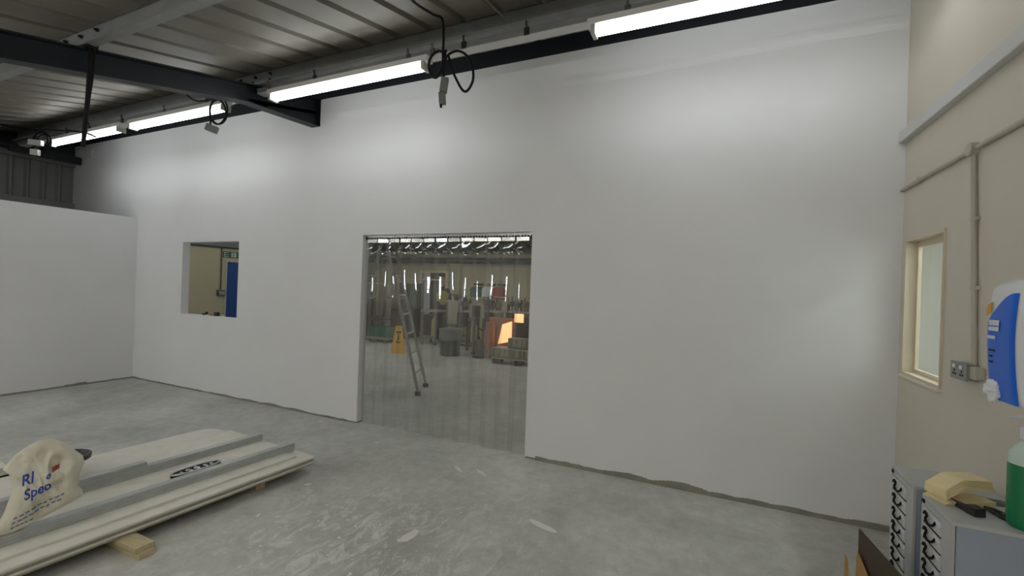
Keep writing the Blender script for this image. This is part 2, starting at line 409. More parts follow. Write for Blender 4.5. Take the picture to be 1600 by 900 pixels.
# rafter I section, following the slope, with haunch at the wall
RAFX = -4.389
def rafter(x, label):
    t = thing('rafter', (x, D-.01, 3.3), label, 'beam')
    def zb(y): return 2.886-.19+.223*y
    def pr(y0, y1, za, zc, xa, xb):
        return [(xa, y0, zb(y0)+za), (xa, y1, zb(y1)+za), (xa, y1, zb(y1)+zc), (xa, y0, zb(y0)+zc)], (xb-xa, 0, 0)
    y0, y1 = BACKY, D-.005
    m = MB(); a = pr(y0, y1, 0, .188, x-.005, x+.005); m.prism(*a); m.build('web', 'navy', t)
    m = MB(); m.prism(*pr(y0, y1, .177, .188, x-.065, x+.065)); m.build('flange', 'navy', t)
    m = MB(); m.prism(*pr(y0, 3.0, 0, .01, x-.065, x+.065)); m.build('flange', 'navy', t)
    ya = 3.02; zA = zb(ya); zE = 3.43
    m = MB(); m.prism([(x-.005, ya, zA), (x-.005, y1, zE), (x-.005, y1, zb(y1)+.05), (x-.005, ya, zA+.05)], (.01, 0, 0))
    m.prism([(x-.006, ya+.2, zb(ya+.2)-.004), (x-.006, y1, zb(y1)-.004), (x-.006, y1, zb(y1)+.006), (x-.006, ya+.2, zb(ya+.2)+.006)], (.03, 0, 0))
    m.build('haunch', 'navy', t)
    m = MB(); m.prism([(x-.065, ya-.03, zb(ya-.03)), (x-.065, y1, zE-.01), (x-.065, y1, zE), (x-.065, ya-.03, zb(ya-.03)+.01)], (.13, 0, 0)); m.build('flange', 'navy', t)
    m = MB(); m.box((x-.07, y1-.006, zE-.01), (x+.005, y1+.002, zb(y1)+.18)); m.box((x+.005, y1-.006, zE-.01), (x+.07, y1+.002, zb(y1)+.18)); m.build('end_plate', 'navy', t)
    return t
rafter(RAFX, 'dark navy steel rafter with a tapered haunch at the white wall')

# gable corrugated cladding above the low partition
m = MB(); bm = m.bm; ys = []; y = BACKY
while y < D-.1:
    ys += [(y, 0), (y+.11, 0), (y+.135, .03), (y+.165, .03), (y+.19, 0)]; y += .19
ys.append((D-.002, 0))
lo = [bm.verts.new((GX+b, a, 2.0)) for a, b in ys]; hi = [bm.verts.new((GX+b, a, 3.47+.0*a)) for a, b in ys]
for i in range(len(ys)-1): bm.faces.new((lo[i], lo[i+1], hi[i+1], hi[i]))
m.box((GX-.05, BACKY, 0), (GX-.01, D, 4.0))
gb = struct(m.build('wall_gable', 'gable', fix=False), 'grey corrugated gable cladding above the low partition')
struct(MB().box((GX+.035, BACKY, 3.38), (GX+.1, D-.005, 3.47), bev=.004).build('trim_2', 'gable'), 'grey flashing at the top of the corrugated cladding')
struct(MB().box((GX+.035, BACKY, 2.66), (GX+.11, D-.005, 2.76), bev=.004).build('trim_3', 'gable'), 'grey ledge under the corrugated cladding')
# dark roof void bracing at the far corner
m = MB(); m.box((GX+.04, 2.2, 3.475), (GX+.34, D-.02, 3.50)); m.box((GX+.04, BACKY, 3.47), (GX+.08, D-.02, 3.9))
m.box((GX+.3, 3.0, 3.40), (GX+.33, D-.02, 3.52))
tag(recenter(m.build('gable_tie_beam', 'navy'), (GX+.1, D, 3.48)), 'dark steel member in the far left roof corner', 'beam')
m = MB().box((-9.95, D-.014, 3.50), (-9.5, D-.002, 3.66), bev=.002)
tag(recenter(m.build('duct_cover', 'trim'), (-9.7, D, 3.50)), 'grey metal plate high on the white wall under the leftmost tube light', 'panel')

# ---- window in the cream wall and the bright room beyond
wn = MB(); x0, x1 = RX-.012, RX+.055
wn.box((x0, RWY0-.0, RWZ0-.0), (x1+.02, RWY1, RWZ0+.022)); wn.box((x0, RWY0, RWZ1-.022), (x1, RWY1, RWZ1)); wn.box((x0, RWY1-.02, RWZ0+.02), (x1, RWY1, RWZ1-.02)); wn.box((x0, RWY0, RWZ0+.02), (x1, RWY0+.012, RWZ1-.02))
wn = struct(wn.build('window_1', 'wood_frame'), 'small internal window with a cream frame in the right wall')
m = MB(); xa, xb = RX+.045, RX+.065
m.box((xa, RWY0+.012, RWZ0+.022), (xb, RWY1-.02, RWZ0+.047)); m.box((xa, RWY0+.012, RWZ1-.06), (xb, RWY1-.02, RWZ1-.022)); m.box((xa, RWY1-.045, RWZ0+.047), (xb, RWY1-.02, RWZ1-.06)); m.box((xa, RWY0+.012, RWZ0+.047), (xb, RWY0+.02, RWZ1-.06))
m.build('window_frame', 'wood_frame', wn)
MB().grid(lambda u, v: (RX+.054, RWY0+.02+(RWY1-RWY0-.065)*u, RWZ0+.047+(RWZ1-RWZ0-.107)*v), 1, 1).build('pane', 'glass', wn)
MB().box((RX-.022, RWY0-.004, RWZ0-.012), (RX+.04, RWY1+.004, RWZ0+.004), bev=.003).build('window_sill', 'sill', wn)
m = MB(); NX = RX+.075
for y0, y1, z0, z1 in ((2.2, 2.5, 0, 2.9), (3.5, 6.5, 0, 2.9), (2.5, 3.5, 0, 1.15), (2.5, 3.5, 2.15, 2.9)): m.box((2.33, y0, z0), (2.38, y1, z1))
m.box((NX, 6.45, 0), (2.33, 6.5, 2.9)); m.box((NX, 2.2, 0), (2.33, 2.25, 2.9)); m.box((NX, 2.2, 2.6), (2.33, 6.5, 2.65))
struct(m.build('wall_next_room', 'next_room'), 'pale walls of the bright room seen through the small window')
m = MB(); m.box((2.27, 4.72, 0), (2.33, 4.76, 2.599)); m.box((2.29, 5.2, 0), (2.33, 5.26, 2.599)); m.box((2.29, 4.76, 2.1), (2.33, 5.2, 2.14))
struct(m.build('door_1', 'trim'), 'white door frame in the bright room beyond the small window')
f = MB(); f.box((2.33, 2.5, 1.15), (2.37, 3.5, 1.19)); f.box((2.33, 2.5, 2.11), (2.37, 3.5, 2.15)); f.box((2.33, 2.98, 1.19), (2.37, 3.02, 2.11))
f = struct(f.build('window_3', 'wood_frame'), 'added unseen glowing window in the room next door, lighting the white wall')
MB().box((2.345, 2.5, 1.19), (2.355, 3.5, 2.11)).build('pane', 'added_daylight', f)  # glowing pane added out of view to throw a light patch on the white wall
def batten(name, x0, x1, y, z, label, group=None, tm='tube', body='batten', tubes=2):
    t = thing(name, ((x0+x1)/2, y, z), label, 'light', group)
    m = MB(); m.prism([(x0-.07, y-.045, z+.093), (x0-.07, y+.045, z+.093), (x0-.07, y+.045, z+.05), (x0-.07, y+.02, z+.035), (x0-.07, y-.02, z+.035), (x0-.07, y-.045, z+.05)], (x1-x0+.14, 0, 0)); m.build('body', body, t)
    ys = (-.021, .021) if tubes == 2 else (0,)
    for dy in ys:
        MB().tube([(x0, y+dy, z), (x1, y+dy, z)], .0125, 12).build('tube', tm, t, smooth=True)
    for xe, sg in ((x0-.045, 1), (x1+.012, 1)):
        m = MB(); m.box((xe, y-.05, z-.02), (xe+.033, y+.05, z+.045), bev=.006); m.build('lamp_holder', 'endcap', t)
    return t
def xroom_batten(x, y0, y1, z, label):
    t = thing('batten_light', (x, (y0+y1)/2, z), label, 'light')
    MB().box((x-.05, y0-.06, z+.03), (x+.05, y1+.06, z+.09), bev=.004).build('body', 'batten', t)
    MB().tube([(x, y0, z), (x, y1, z)], .016, 10).build('tube', 'xroom_fill_tube', t, smooth=True)
xroom_batten(1.9, 3.2, 4.7, 2.45, 'added unseen tube light brightening the room next door from its ceiling')  # lamp added out of view to brighten the room next door

# ---- strip lights hanging along the white wall
LY, LZ = 3.1, 3.405
G = 'twin tube battens along the white wall'
for x0, x1, lab in ((-.80, 1.0, 'twin tube batten light nearest the cream wall, cut by the top of the picture'),
                    (-4.10, -2.30, 'twin tube batten light between the rafter haunch and the looped black cable'),
                    (-6.63, -4.9, 'twin tube batten light just left of the rafter, second from the far gable'),
                    (-8.72, -6.96, 'farthest twin tube batten light, above the low partition')):
    batten('batten_light', x0, x1, LY, LZ, lab, G)
# galvanised trunking with hanger clips
t = thing('cable_trunking', (-4, LY+.05, 3.51), 'galvanised cable trunking carrying the tube lights', 'trunking')
for xa, xb in ((GX+.1, RAFX-.012), (RAFX+.012, 1.15)):
    MB().box((xa, LY, 3.507), (xb, LY+.05, 3.555)).build('trunking_body', 'purlin', t)
    MB().box((xa, LY, 3.5), (xb, LY+.09, 3.507)).build('trunking_lid', 'trim', t)
for x in (-8.3, -7.7, -6.9, -6.0, -5.2, -4.2, -3.55, -2.45, -2.2, -1.9, -1.35, -.6, .3):
    m = MB(); m.tube([(x, LY-.005, 3.55), (x, LY-.02, 3.60)], .009, 8); m.box((x-.02, LY-.012, 3.5), (x+.02, LY-.001, 3.556)); m.build('hanger_clip', 'blackplastic' if int(x*10) % 2 else 'machine', t)
# unseen fill lights added beside and behind the viewpoint to brighten the room
for x, y, lab in ((-6.6, -.1, 'added unseen fill light over the left part of the floor beside the viewpoint'), (-3.2, -.1, 'added unseen fill light over the middle of the floor left of the viewpoint'), (-.45, -.1, 'added unseen fill light over the floor just left of the viewpoint'),
                  (-6.4, -2.2, 'leftmost added unseen fill light by the strip windows behind the viewpoint'), (-3.1, -2.2, 'middle added unseen fill light by the strip windows behind the viewpoint'), (-.5, -2.2, 'rightmost added unseen fill light by the strip windows behind the viewpoint')):
    batten('batten_light', x-.9, x+.9, y, zroof(y)-.27, lab, None, 'fill_tube')

# ---- black looped cables
def cable(name, paths, r, label, loc, boxes=(), mname='black'):
    t = thing(name, loc, label, 'cable')
    for p in paths: MB().tube(smooth_path(p, 6), r, 8).build('flex', mname, t, smooth=True)
    for (a, b, bm_, mx) in boxes: MB().box(a, b, mx, bev=.004).build('connector', bm_, t)
    return t
Y1 = 2.86
A = lambda x, y, dy=0: at(x, y, Y1+dy)
def oval(cx, cy, rx, ry, ph=0, n=16, tilt=0, Yp=Y1, dep=.03):
    return [at(cx+rx*math.cos(a)*math.cos(tilt)-ry*math.sin(a)*math.sin(tilt), cy+rx*math.cos(a)*math.sin(tilt)+ry*math.sin(a)*math.cos(tilt), Yp+dep*math.sin(a+.7)) for a in [ph+2*math.pi*i/n for i in range(n+1)]]
c0 = A(692, 125)
bx = lambda p, w, d, h, rz=.5, ry=0: ((p.x-w/2, p.y-d/2, p.z-h/2), (p.x+w/2, p.y+d/2, p.z+h/2), rot(p, rz) @ rot(p, ry, 'Y'))
b1 = bx(A(694, 133), .055, .05, .11, .5, .12); b2 = bx(A(691, 154), .052, .05, .085, .5, -.1)
cable('looped_cable', [
    [V(-1.93, 2.35, 3.53), V(-2.0, 2.58, 3.585), V(-2.0, 2.8, 3.63), A(691, 30), A(693, 60), A(692, 90), A(693, 122)],
    [A(694, 82), A(684, 80), A(673, 90), A(670, 105), A(675, 118), A(682, 121), A(690, 108), A(694, 92), A(697, 78)],
    [A(693, 125), A(694, 105), A(697, 90), A(706, 82), A(718, 80), A(730, 88), A(738, 105), A(739, 125), A(731, 141), A(723, 141), A(713, 124), A(705, 105), A(701, 88)],
    [A(690, 144), A(689, 152), A(689, 168)]], .0095, 'black flex looped in a bow under the roof with two grey connectors', A(692, 30),
    [(b1[0], b1[1], 'greybox', b1[2]), (b2[0], b2[1], 'greybox', b2[2])])
m = MB().tube([at(693, 27, Y1+.02), at(730, 18, Y1+.1), at(690, 22, Y1+.1)], .012, 8)
Y1 = 2.86
b1 = bx(at(331, 201, 2.9), .11, .05, .07, .5, .35)
cable('looped_cable', [[at(291, 147, 3.0), at(300, 155, 2.95), at(312, 158, 2.9), at(330, 155, 2.9), at(345, 152, 2.9)],
    oval(340, 175, 12.5, 19, Yp=2.9), oval(342, 173, 13.5, 21, Yp=2.93), [at(330, 186, 2.9), at(328, 196, 2.9)]], .0085,
    'small black cable coil hanging with a grey connector left of the rafter haunch', at(340, 155, 2.9), [(b1[0], b1[1], 'greybox', b1[2])])
b1 = bx(at(56, 223, 2.9), .17, .05, .075, .5, .05); b2 = bx(at(55, 238, 2.88), .1, .05, .08, .5, .05)
cable('looped_cable', [[at(2, 195, 2.75), at(30, 200, 2.8), at(60, 203, 2.9), at(100, 204, 2.9), at(131, 207, 2.9), at(150, 214, 2.98)],
    [at(55, 203, 2.9), at(57, 212, 2.9), at(55, 222, 2.9), at(56, 240, 2.9)],
    oval(66, 222, 14, 15, Yp=2.92), oval(65, 220, 12, 14, Yp=2.95), oval(66, 221, 8, 12, tilt=.5, Yp=2.93)], .011,
    'coiled black cable with two white connectors at the far left under the roof', at(60, 205, 2.9), [(b1[0], b1[1], 'whitebox', b1[2]), (b2[0], b2[1], 'whitebox', b2[2])])
x = RAFX+.08
t = thing('hanging_strap', (x, 1.72, 3.28), 'black cable bundle tied over the navy rafter and hanging down', 'cable')
MB().tube(smooth_path([(x-.02, 1.73, 3.30), (x+.01, 1.72, 3.2), (x+.012, 1.715, 3.05), (x+.01, 1.71, 2.85), (x, 1.705, 2.65), (x-.005, 1.70, 2.52)]), .015, 8, radii=None).build('flex', 'black', t, smooth=True)
MB().tube(smooth_path([(x+.012, 1.74, 3.29), (x+.02, 1.735, 3.1), (x+.016, 1.72, 2.9), (x+.004, 1.71, 2.7)]), .008, 8).build('flex', 'black', t, smooth=True)
MB().box((x-.14, 1.69, 3.262), (x+.022, 1.76, 3.30)).build('tie', 'black', t)
m = MB().tube(smooth_path([at(752, -10, 2.4), at(770, 10, 2.6), at(797, 36, 3.02)]), .006, 8)
tag(recenter(m.build('thin_conduit', 'machine'), at(797, 36, 3.02)), 'thin grey rod running down the roof to the purlin right of the looped flex', 'conduit')

# ---- conduit, socket and dispenser on the cream wall
t = thing('wall_conduit', (RX-.015, 2.93, 2.34), 'cream painted conduit with a round junction box on the right wall', 'conduit')
MB().tube([(RX-.014, D-.005, 2.345), (RX-.014, 3.0, 2.35)], .0125, 10).build('conduit', 'conduit', t, smooth=True)
MB().tube([(RX-.014, 2.9, 2.35), (RX-.014, 1.2, 2.35)], .0125, 10).build('conduit', 'conduit', t, smooth=True)
MB().tube([(RX-.014, 2.945, 2.32), (RX-.014, 2.872, 1.29)], .0115, 10).build('conduit', 'conduit', t, smooth=True)
MB().lathe([(.034, 0), (.034, .034), (.028, .038), (.01, .038)], (RX, 2.95, 2.35), 20, (-1, 0, 0)).build('junction_box', 'conduit', t, smooth=True)
for z in (2.0, 1.66):
    y = 2.872+(z-1.29)/1.03*.073
    MB().box((RX-.018, y-.03, z-.01), (RX, y+.03, z+.01), bev=.003).build('saddle', 'conduit', t)
for y in (3.6,): MB().box((RX-.02, y-.012, 2.33), (RX, y+.012, 2.372), bev=.003).build('saddle', 'conduit', t)
t = thing('wall_socket', (RX, 2.93, 1.25), 'metal clad double switch socket below the conduit', 'socket')
MB().box((RX-.045, 2.85, 1.212), (RX, 3.0, 1.29), bev=.006).build('back_box', 'metalsocket', t)
MB().box((RX-.052, 2.848, 1.208), (RX-.045, 3.002, 1.294), bev=.002).build('face_plate', 'metalsocket', t)
for y in (2.96, 2.89):
    MB().box((RX-.058, y-.012, 1.262), (RX-.052, y+.012, 1.28), bev=.002).build('switch', 'whiteplastic', t)
    m = MB(); [m.box((RX-.0535, y+a-.004, b), (RX-.0515, y+a+.004, b+.01)) for a, b in ((0, 1.245), (-.011, 1.228), (.011, 1.228))]; m.build('pin_hole', 'black', t)
MB().box((RX-.04, 2.80, 1.225), (RX, 2.85, 1.285), bev=.006).build('side_box', 'conduit', t)

# centrefeed dispenser
DY0, DY1 = 2.122, 2.317
def disp(z):  # how far the front stands off the wall at height z
    u = (z-1.2)/.5
    return .19+.02*math.sin(math.pi*min(1, max(0, u*.95)))-.07*max(0, (u-.86)/.14)**2
t = thing('towel_dispenser', (RX-.1, 2.19, 1.11), 'blue and white wall dispenser with tissue poking from its base', 'dispenser')
DZ0, DZ1 = 1.225, 1.70
def body_pts(z, inset=0, nn=14):
    pts = []; d = disp(z)-inset; yc, hw = (DY0+DY1)/2, (DY1-DY0)/2-inset
    for i in range(nn+1):
        a = math.pi*i/nn
        ca, sa = math.cos(a), math.sin(a)
        px = (abs(sa)**.2)*d; py = math.copysign(abs(ca)**.2, ca)*hw
        pts.append(V(RX-px, yc+py, z))
    return pts
m = MB(); rings = []
zs = [DZ0+(DZ1-DZ0)*i/24 for i in range(25)]
for i, z in enumerate(zs):
    ins = .0 + (.03*max(0, (i-21)/3)**2) + (.012 if i == 0 else 0)
    rings.append([m.bm.verts.new(p) for p in body_pts(z, ins)])
for a, b in zip(rings, rings[1:]):
    for k in range(len(a)-1): m.bm.faces.new((a[k], a[k+1], b[k+1], b[k]))
    m.bm.faces.new((a[-1], a[0], b[0], b[-1]))
m.bm.faces.new(rings[0]); m.bm.faces.new(rings[-1])
m.build('housing', 'whiteplastic', t, smooth=True)
# blue front window, 4 mm proud, curved top rising toward the near edge
def bluepanel(u, v):
    y = DY1-.004+(DY0+.012-DY1+.004)*u           # u=0 far edge, u=1 near edge
    ztop = DZ0+.27+.13*math.sin(math.pi/2*min(1, u*1.05))
    z = DZ0+.006+(ztop-DZ0-.006)*v
    yc, hw = (DY0+DY1)/2, (DY1-DY0)/2
    ca = max(-1, min(1, (y-yc)/hw)); c = abs(ca)**(1/.2); s = math.sqrt(max(0, 1-c*c))
    return (RX-(abs(s)**.2)*disp(z)-.003, y, z)
MB().grid(bluepanel, 16, 16).build('blue_cover', 'blue', t, smooth=True)
def on_front(u, z, off=.005):
    y = DY1-.004+(DY0+.012-DY1+.004)*u; return V(RX-disp(z)-off, y, z)
def patch(u0, u1, z0, z1, name, mm, off=.005, sl=0):
    m = MB(); q = [on_front(u0, z0, off), on_front(u1, z0+sl, off), on_front(u1, z1+sl, off), on_front(u0, z1, off)]
    m.prism(q, (-.0015, 0, 0)); m.build(name, mm, t)
patch(.2, .55, DZ0+.26, DZ0+.30, 'label_plate', 'whiteplastic'); patch(.2, .55, DZ0+.276, DZ0+.280, 'print_mark', 'blue', .007)
patch(.17, .45, DZ0+.23, DZ0+.242, 'print_mark', 'label')
for k, zz in enumerate((.185, .163, .142)): patch(.22, .4 if k == 0 else .33, DZ0+zz, DZ0+zz+.006, 'print_mark', 'dkblue')
patch(.06, .22, DZ0+.315, DZ0+.355, 'drop_mark', 'orange', .004, .012)
def blob(c, r, seed, amp=.3, n=14, sq=(1, 1, 1)):
    m = MB(); bmesh.ops.create_icosphere(m.bm, subdivisions=3, radius=1)
    for v in m.bm.verts:
        d = 1+amp*noise.noise(v.co*2.2+Vector((seed, 0, 0)))+amp*.5*noise.noise(v.co*5+Vector((0, seed, 0)))
        v.co = Vector((v.co.x*r*sq[0]*d, v.co.y*r*sq[1]*d, v.co.z*r*sq[2]*d))+Vector(c)
    return m
blob((RX-disp(DZ0)-.01, DY1-.06, DZ0+.04), .032, 3, .55, sq=(.8, 1, 1.1)).build('tissue_tuft', 'tissue', t, smooth=True)
blob((RX-disp(DZ0)-.005, DY1-.05, DZ0+.01), .02, 9, .6, sq=(.7, 1, .9)).build('tissue_tuft', 'tissue', t, smooth=True)

# ---- drawer cabinets by the cream wall
CXF, CZ = .852, .755
def drawer_cabinet(y0, y1, label):
    t = thing('drawer_cabinet', ((CXF+RX)/2, (y0+y1)/2, 0), label, 'cabinet', None)
    x1 = RX-.003
    m = MB(); m.box((CXF+.012, y0, 0), (x1, y0+.012, CZ-.012)); m.box((CXF+.012, y1-.012, 0), (x1, y1, CZ-.012)); m.box((x1-.01, y0+.012, 0), (x1, y1-.012, CZ-.012)); m.box((CXF+.03, y0+.012, .0), (x1-.01, y1-.012, .04))
    m.build('carcass', 'cabside', t)
    MB().box((CXF, y0-.001, CZ-.016), (x1, y1+.001, CZ), bev=.003).build('top_panel', 'cab', t)
    m = MB(); m.box((CXF, y0, 0), (CXF+.014, y0+.075, CZ-.016)); m.box((CXF, y1-.022, 0), (CXF+.014, y1, CZ-.016)); m.box((CXF, y0+.075, CZ-.04), (CXF+.014, y1-.022, CZ-.016)); m.box((CXF, y0+.075, 0), (CXF+.014, y1-.022, .05))
    m.build('front_frame', 'cab', t)
    n = 10; h = (CZ-.04-.05)/n
    for i in range(n):
        z0 = .05+i*h; ya, yb = y0+.079, y1-.026
        d = MB().box((CXF-.002, ya, z0+.004), (CXF+.012, yb, z0+h-.004), bev=.002).build('drawer', 'drawer', t)
        yc = (ya+yb)/2+.02; zc = z0+h*.42
        pts = [(CXF-.004, yc-.06, zc+.018), (CXF-.008, yc-.045, zc-.002), (CXF-.010, yc-.01, zc-.014), (CXF-.010, yc+.018, zc-.004), (CXF-.008, yc+.012, zc+.014), (CXF-.006, yc+.035, zc+.022), (CXF-.004, yc+.05, zc+.008)]
        MB().tube(smooth_path(pts, 4), .005, 6).build('handle', 'black', d, smooth=True)
        MB().box((CXF-.005, ya+.004, z0+h*.62), (CXF-.002, ya+.05, z0+h*.86)).build('label_holder', 'whiteplastic', d)
        MB().box((CXF-.003, ya+.002, z0), (CXF+.01, yb-.002, z0+.0035)).build('shadow_line', 'black', d)
    MB().box((CXF-.004, y1-.03, CZ-.032), (CXF+.002, y1-.008, CZ-.016), bev=.002).build('lock', 'black', t)
drawer_cabinet(2.591, 2.861, 'grey multi-drawer cabinet farther from the viewer, next to the white wall')
drawer_cabinet(2.242, 2.504, 'grey multi-drawer cabinet at the corner of the picture with paper towels on top')
# folded paper towels: a stack with bent top leaves
t = thing('paper_towels', (1.0, 2.4, CZ), 'stack of folded cream paper towels on the drawer cabinet', 'towels')
px0 = at_z(1441, 772, CZ); px1 = at_z(1500, 786, CZ)
def towel(c, L, Wd, z0, bend, ang, thick, name, lift=0):
    m = MB(); n = 12; q = []
    for i in range(n+1):
        u = i/n; x = (u-.5)*L
        zc = z0+bend*(min(1, u/.38) if u < .38 else (1-.12*(u-.38)/.62))+lift*u
        q.append((x, zc))
    R = rot(c, ang)
    top = []; 
    for (x, z) in q:
        ring = [m.bm.verts.new(V(c[0]+x, c[1]-Wd/2, z)), m.bm.verts.new(V(c[0]+x, c[1]+Wd/2, z)), m.bm.verts.new(V(c[0]+x, c[1]+Wd/2, z+thick)), m.bm.verts.new(V(c[0]+x, c[1]-Wd/2, z+thick))]
        top.append(ring)
    for a, b in zip(top, top[1:]):
        for k in range(4): m.bm.faces.new((a[k], a[(k+1) % 4], b[(k+1) % 4], b[k]))
    m.bm.faces.new(top[0]); m.bm.faces.new(top[-1][::-1])
    bmesh.ops.transform(m.bm, matrix=R, verts=m.bm.verts)
    return m.build(name, 'paper', t)
tc = (.965, 2.49, 0); TA = .42
for k in range(3): towel((tc[0]+.004*k, tc[1], 0), .205-.004*k, .10, CZ+.001+.006*k, .0, TA+.02*k, .005, 'towel')
for k in range(5): towel((tc[0]+.0, tc[1]+.002*k, 0), .195, .10-.003*k, CZ+.022+.0075*k, .042, TA+.01*k, .006, 'towel', .004)
# black plastic tools on the cabinet top
t = thing('scraper', (.98, 2.3, CZ), 'black plastic scraper with a block head in front of the paper towels', 'tool')
a = at_z(1484, 781, CZ+.01); b = at_z(1528, 803, CZ+.01)
dr = (b-a).normalized(); nr = Vector((-dr.y, dr.x, 0))
a = Vector((a.x, a.y, 0)); b = Vector((b.x, b.y, 0))
m = MB(); pts = [a-nr*.004, a+nr*.004, b-dr*.03+nr*.018, b-dr*.03-nr*.018]; m.prism([V(p.x, p.y, CZ+.001) for p in pts], (0, 0, .018)); m.build('blade', 'blackplastic', t)
m = MB(); pts = [b-dr*.03-nr*.02, b-dr*.03+nr*.02, b+dr*.01+nr*.02, b+dr*.01-nr*.02]; m.prism([V(p.x, p.y, CZ+.001) for p in pts], (0, 0, .032)); m.build('head', 'blackplastic', t)
t = thing('clamp_strap', (1.05, 2.3, CZ), 'black looped clamp lying beside the green soap bottle', 'tool')
a = at_z(1540, 792, CZ+.01); b = at_z(1580, 812, CZ+.01); a.z = b.z = 0; dr = (b-a).normalized(); nr = Vector((-dr.y, dr.x, 0))
loop = [a+V(0,0,CZ+.008), a+dr*.03+nr*.014+V(0,0,CZ+.01), a+dr*.07+nr*.018+V(0,0,CZ+.01), b+nr*.012+V(0,0,CZ+.01), b-nr*.012+V(0,0,CZ+.01), a+dr*.05-nr*.014+V(0,0,CZ+.01)]
MB().tube(smooth_path(loop+[loop[0]], 5), .0065, 8).build('loop', 'blackplastic', t, smooth=True)
m = MB(); pts = [b-dr*.03-nr*.016, b-dr*.03+nr*.016, b+dr*.008+nr*.014, b+dr*.008-nr*.014]; m.prism([V(p.x, p.y, CZ+.001) for p in pts], (0, 0, .02)); m.build('pad', 'blackplastic', t)
# green soap bottle with pump
bc = at_z(1606, 798, CZ); bc = V(1.092, 2.31, CZ+.001)
t = thing('soap_bottle', bc, 'tall pump bottle of green liquid soap on the drawer cabinet', 'bottle')
MB().lathe([(.048, 0), (.056, .01), (.058, .04), (.058, .225), (.057, .235)], bc, 28).build('liquid', 'green_liquid', t, smooth=True)
MB().lathe([(.0575, .236), (.054, .275), (.036, .305), (.02, .322), (.02, .33)], bc, 28).build('shoulder', 'clearplastic', t, smooth=True)
MB().lathe([(.027, .33), (.027, .372), (.016, .38), (.012, .385), (.008, .385), (.008, .405)], bc, 20).build('collar', 'whiteplastic', t, smooth=True)
MB().tube([bc+V(.01, 0, .41), bc+V(-.02, .0, .412), bc+V(-.062, .0, .405)], .006, 8, radii=[.011, .008, .005]).build('pump_spout', 'whiteplastic', t, smooth=True)

# cardboard box at the foot of the cabinets
t = thing('cardboard_box', (.55, 1.9, 0), 'open cardboard box with a dark raised flap at the bottom edge', 'box')
P0 = at_z(1342, 826, .50); P1 = at_z(1410, 902, .50)
dx = Vector((P1.x-P0.x, P1.y-P0.y, 0)).normalized(); nx = Vector((dx.y, -dx.x, 0))
if nx.x > 0: nx = -nx
P0 = V(P0.x, P0.y, 0); L = .42; Wd = .20
def bp(u, v, z): return P0+dx*u+nx*v+V(0, 0, z)
bt = .12
def slab(pts, thick, name, mm): m = MB(); m.prism(pts, thick); return m.build(name, mm, t)
slab([bp(0, 0, 0), bp(L, 0, 0), bp(L, 0, bt), bp(0, 0, bt)], nx*-.005, 'side_panel', 'cardboard')
slab([bp(0, 0, bt), bp(L, 0, bt), bp(L, 0, .50), bp(0, 0, .50)], nx*-.005, 'flap', 'cardin')
slab([bp(0, Wd, 0), bp(L, Wd, 0), bp(L, Wd, bt), bp(0, Wd, bt)], nx*.005, 'side_panel', 'cardboard')
slab([bp(0, 0, 0), bp(0, Wd, 0), bp(0, Wd, bt), bp(0, 0, bt)], dx*-.005, 'side_panel', 'cardboard')
slab([bp(L, 0, 0), bp(L, Wd, 0), bp(L, Wd, bt), bp(L, 0, bt)], dx*.005, 'side_panel', 'cardboard')
slab([bp(0, 0, 0.002), bp(L, 0, .002), bp(L, Wd, .002), bp(0, Wd, .002)], V(0, 0, .005), 'base_panel', 'cardboard')
slab([bp(.01, .012, bt), bp(.19, .012, bt), bp(.16, .012, .345), bp(.03, .012, .405)], nx*.004, 'inner_leaf', 'cardboard')
slab([bp(.0, .045, bt), bp(.05, .045, bt), bp(.03, .05, .36), bp(.0, .05, .37)], nx*.004, 'inner_leaf', 'cardboard')

# ---- stack of boards and steel studs
SA = -.068   # turned slightly clockwise
F0 = V(-2.953, 2.712, 0)
SR = Matrix.Translation(F0) @ Matrix.Rotation(SA, 4, 'Z')
def sp(t_, s_, z): return SR @ V(-t_, -s_, z)           # t leftwards, s toward the viewer, z up
def sboard(t0, t1, s0, s1, z0, z1, name, label, cat, mm='board', group=None, rc=0, droop=0):
    m = MB(); out = []
    if rc:
        for k in range(7): a = math.pi/2*k/6; out.append((t1-rc+rc*math.sin(a), s0+rc-rc*math.cos(a)))
        out = [(t0, s0)]+out+[(t1, s1), (t0, s1)]
    else: out = [(t0, s0), (t1, s0), (t1, s1), (t0, s1)]
    m.prism([sp(a, b, z0) for a, b in out], (0, 0, z1-z0))
    o = m.build(name, mm); base = sp((t0+t1)/2, s0, z0); recenter(o, base)
    return tag(o, label, cat, group)
GB = 'plasterboard sheets stacked on the floor'
labs = ['lowest plasterboard sheet of the stack, resting on the timber bearers', 'second plasterboard sheet up from the bearers', 'third plasterboard sheet up from the bearers', 'fourth plasterboard sheet up, its front strip left bare']
for i in range(4):
    sboard((.016, .002, .012, 0)[i], 1.2, .006*((i*5) % 3), 2.75, .068+.0175*i, .068+.0175*i+.0125, 'plasterboard_sheet', labs[i], 'board', 'board' if i % 2 else 'boardcore', GB)
zt = .068+.0175*4-.004
sboard(.105, 1.15, .10, 2.75, zt+.001, zt+.014, 'plasterboard_sheet', 'plasterboard sheet with a rounded end beside the lower steel stud', 'board', group=GB, rc=0)
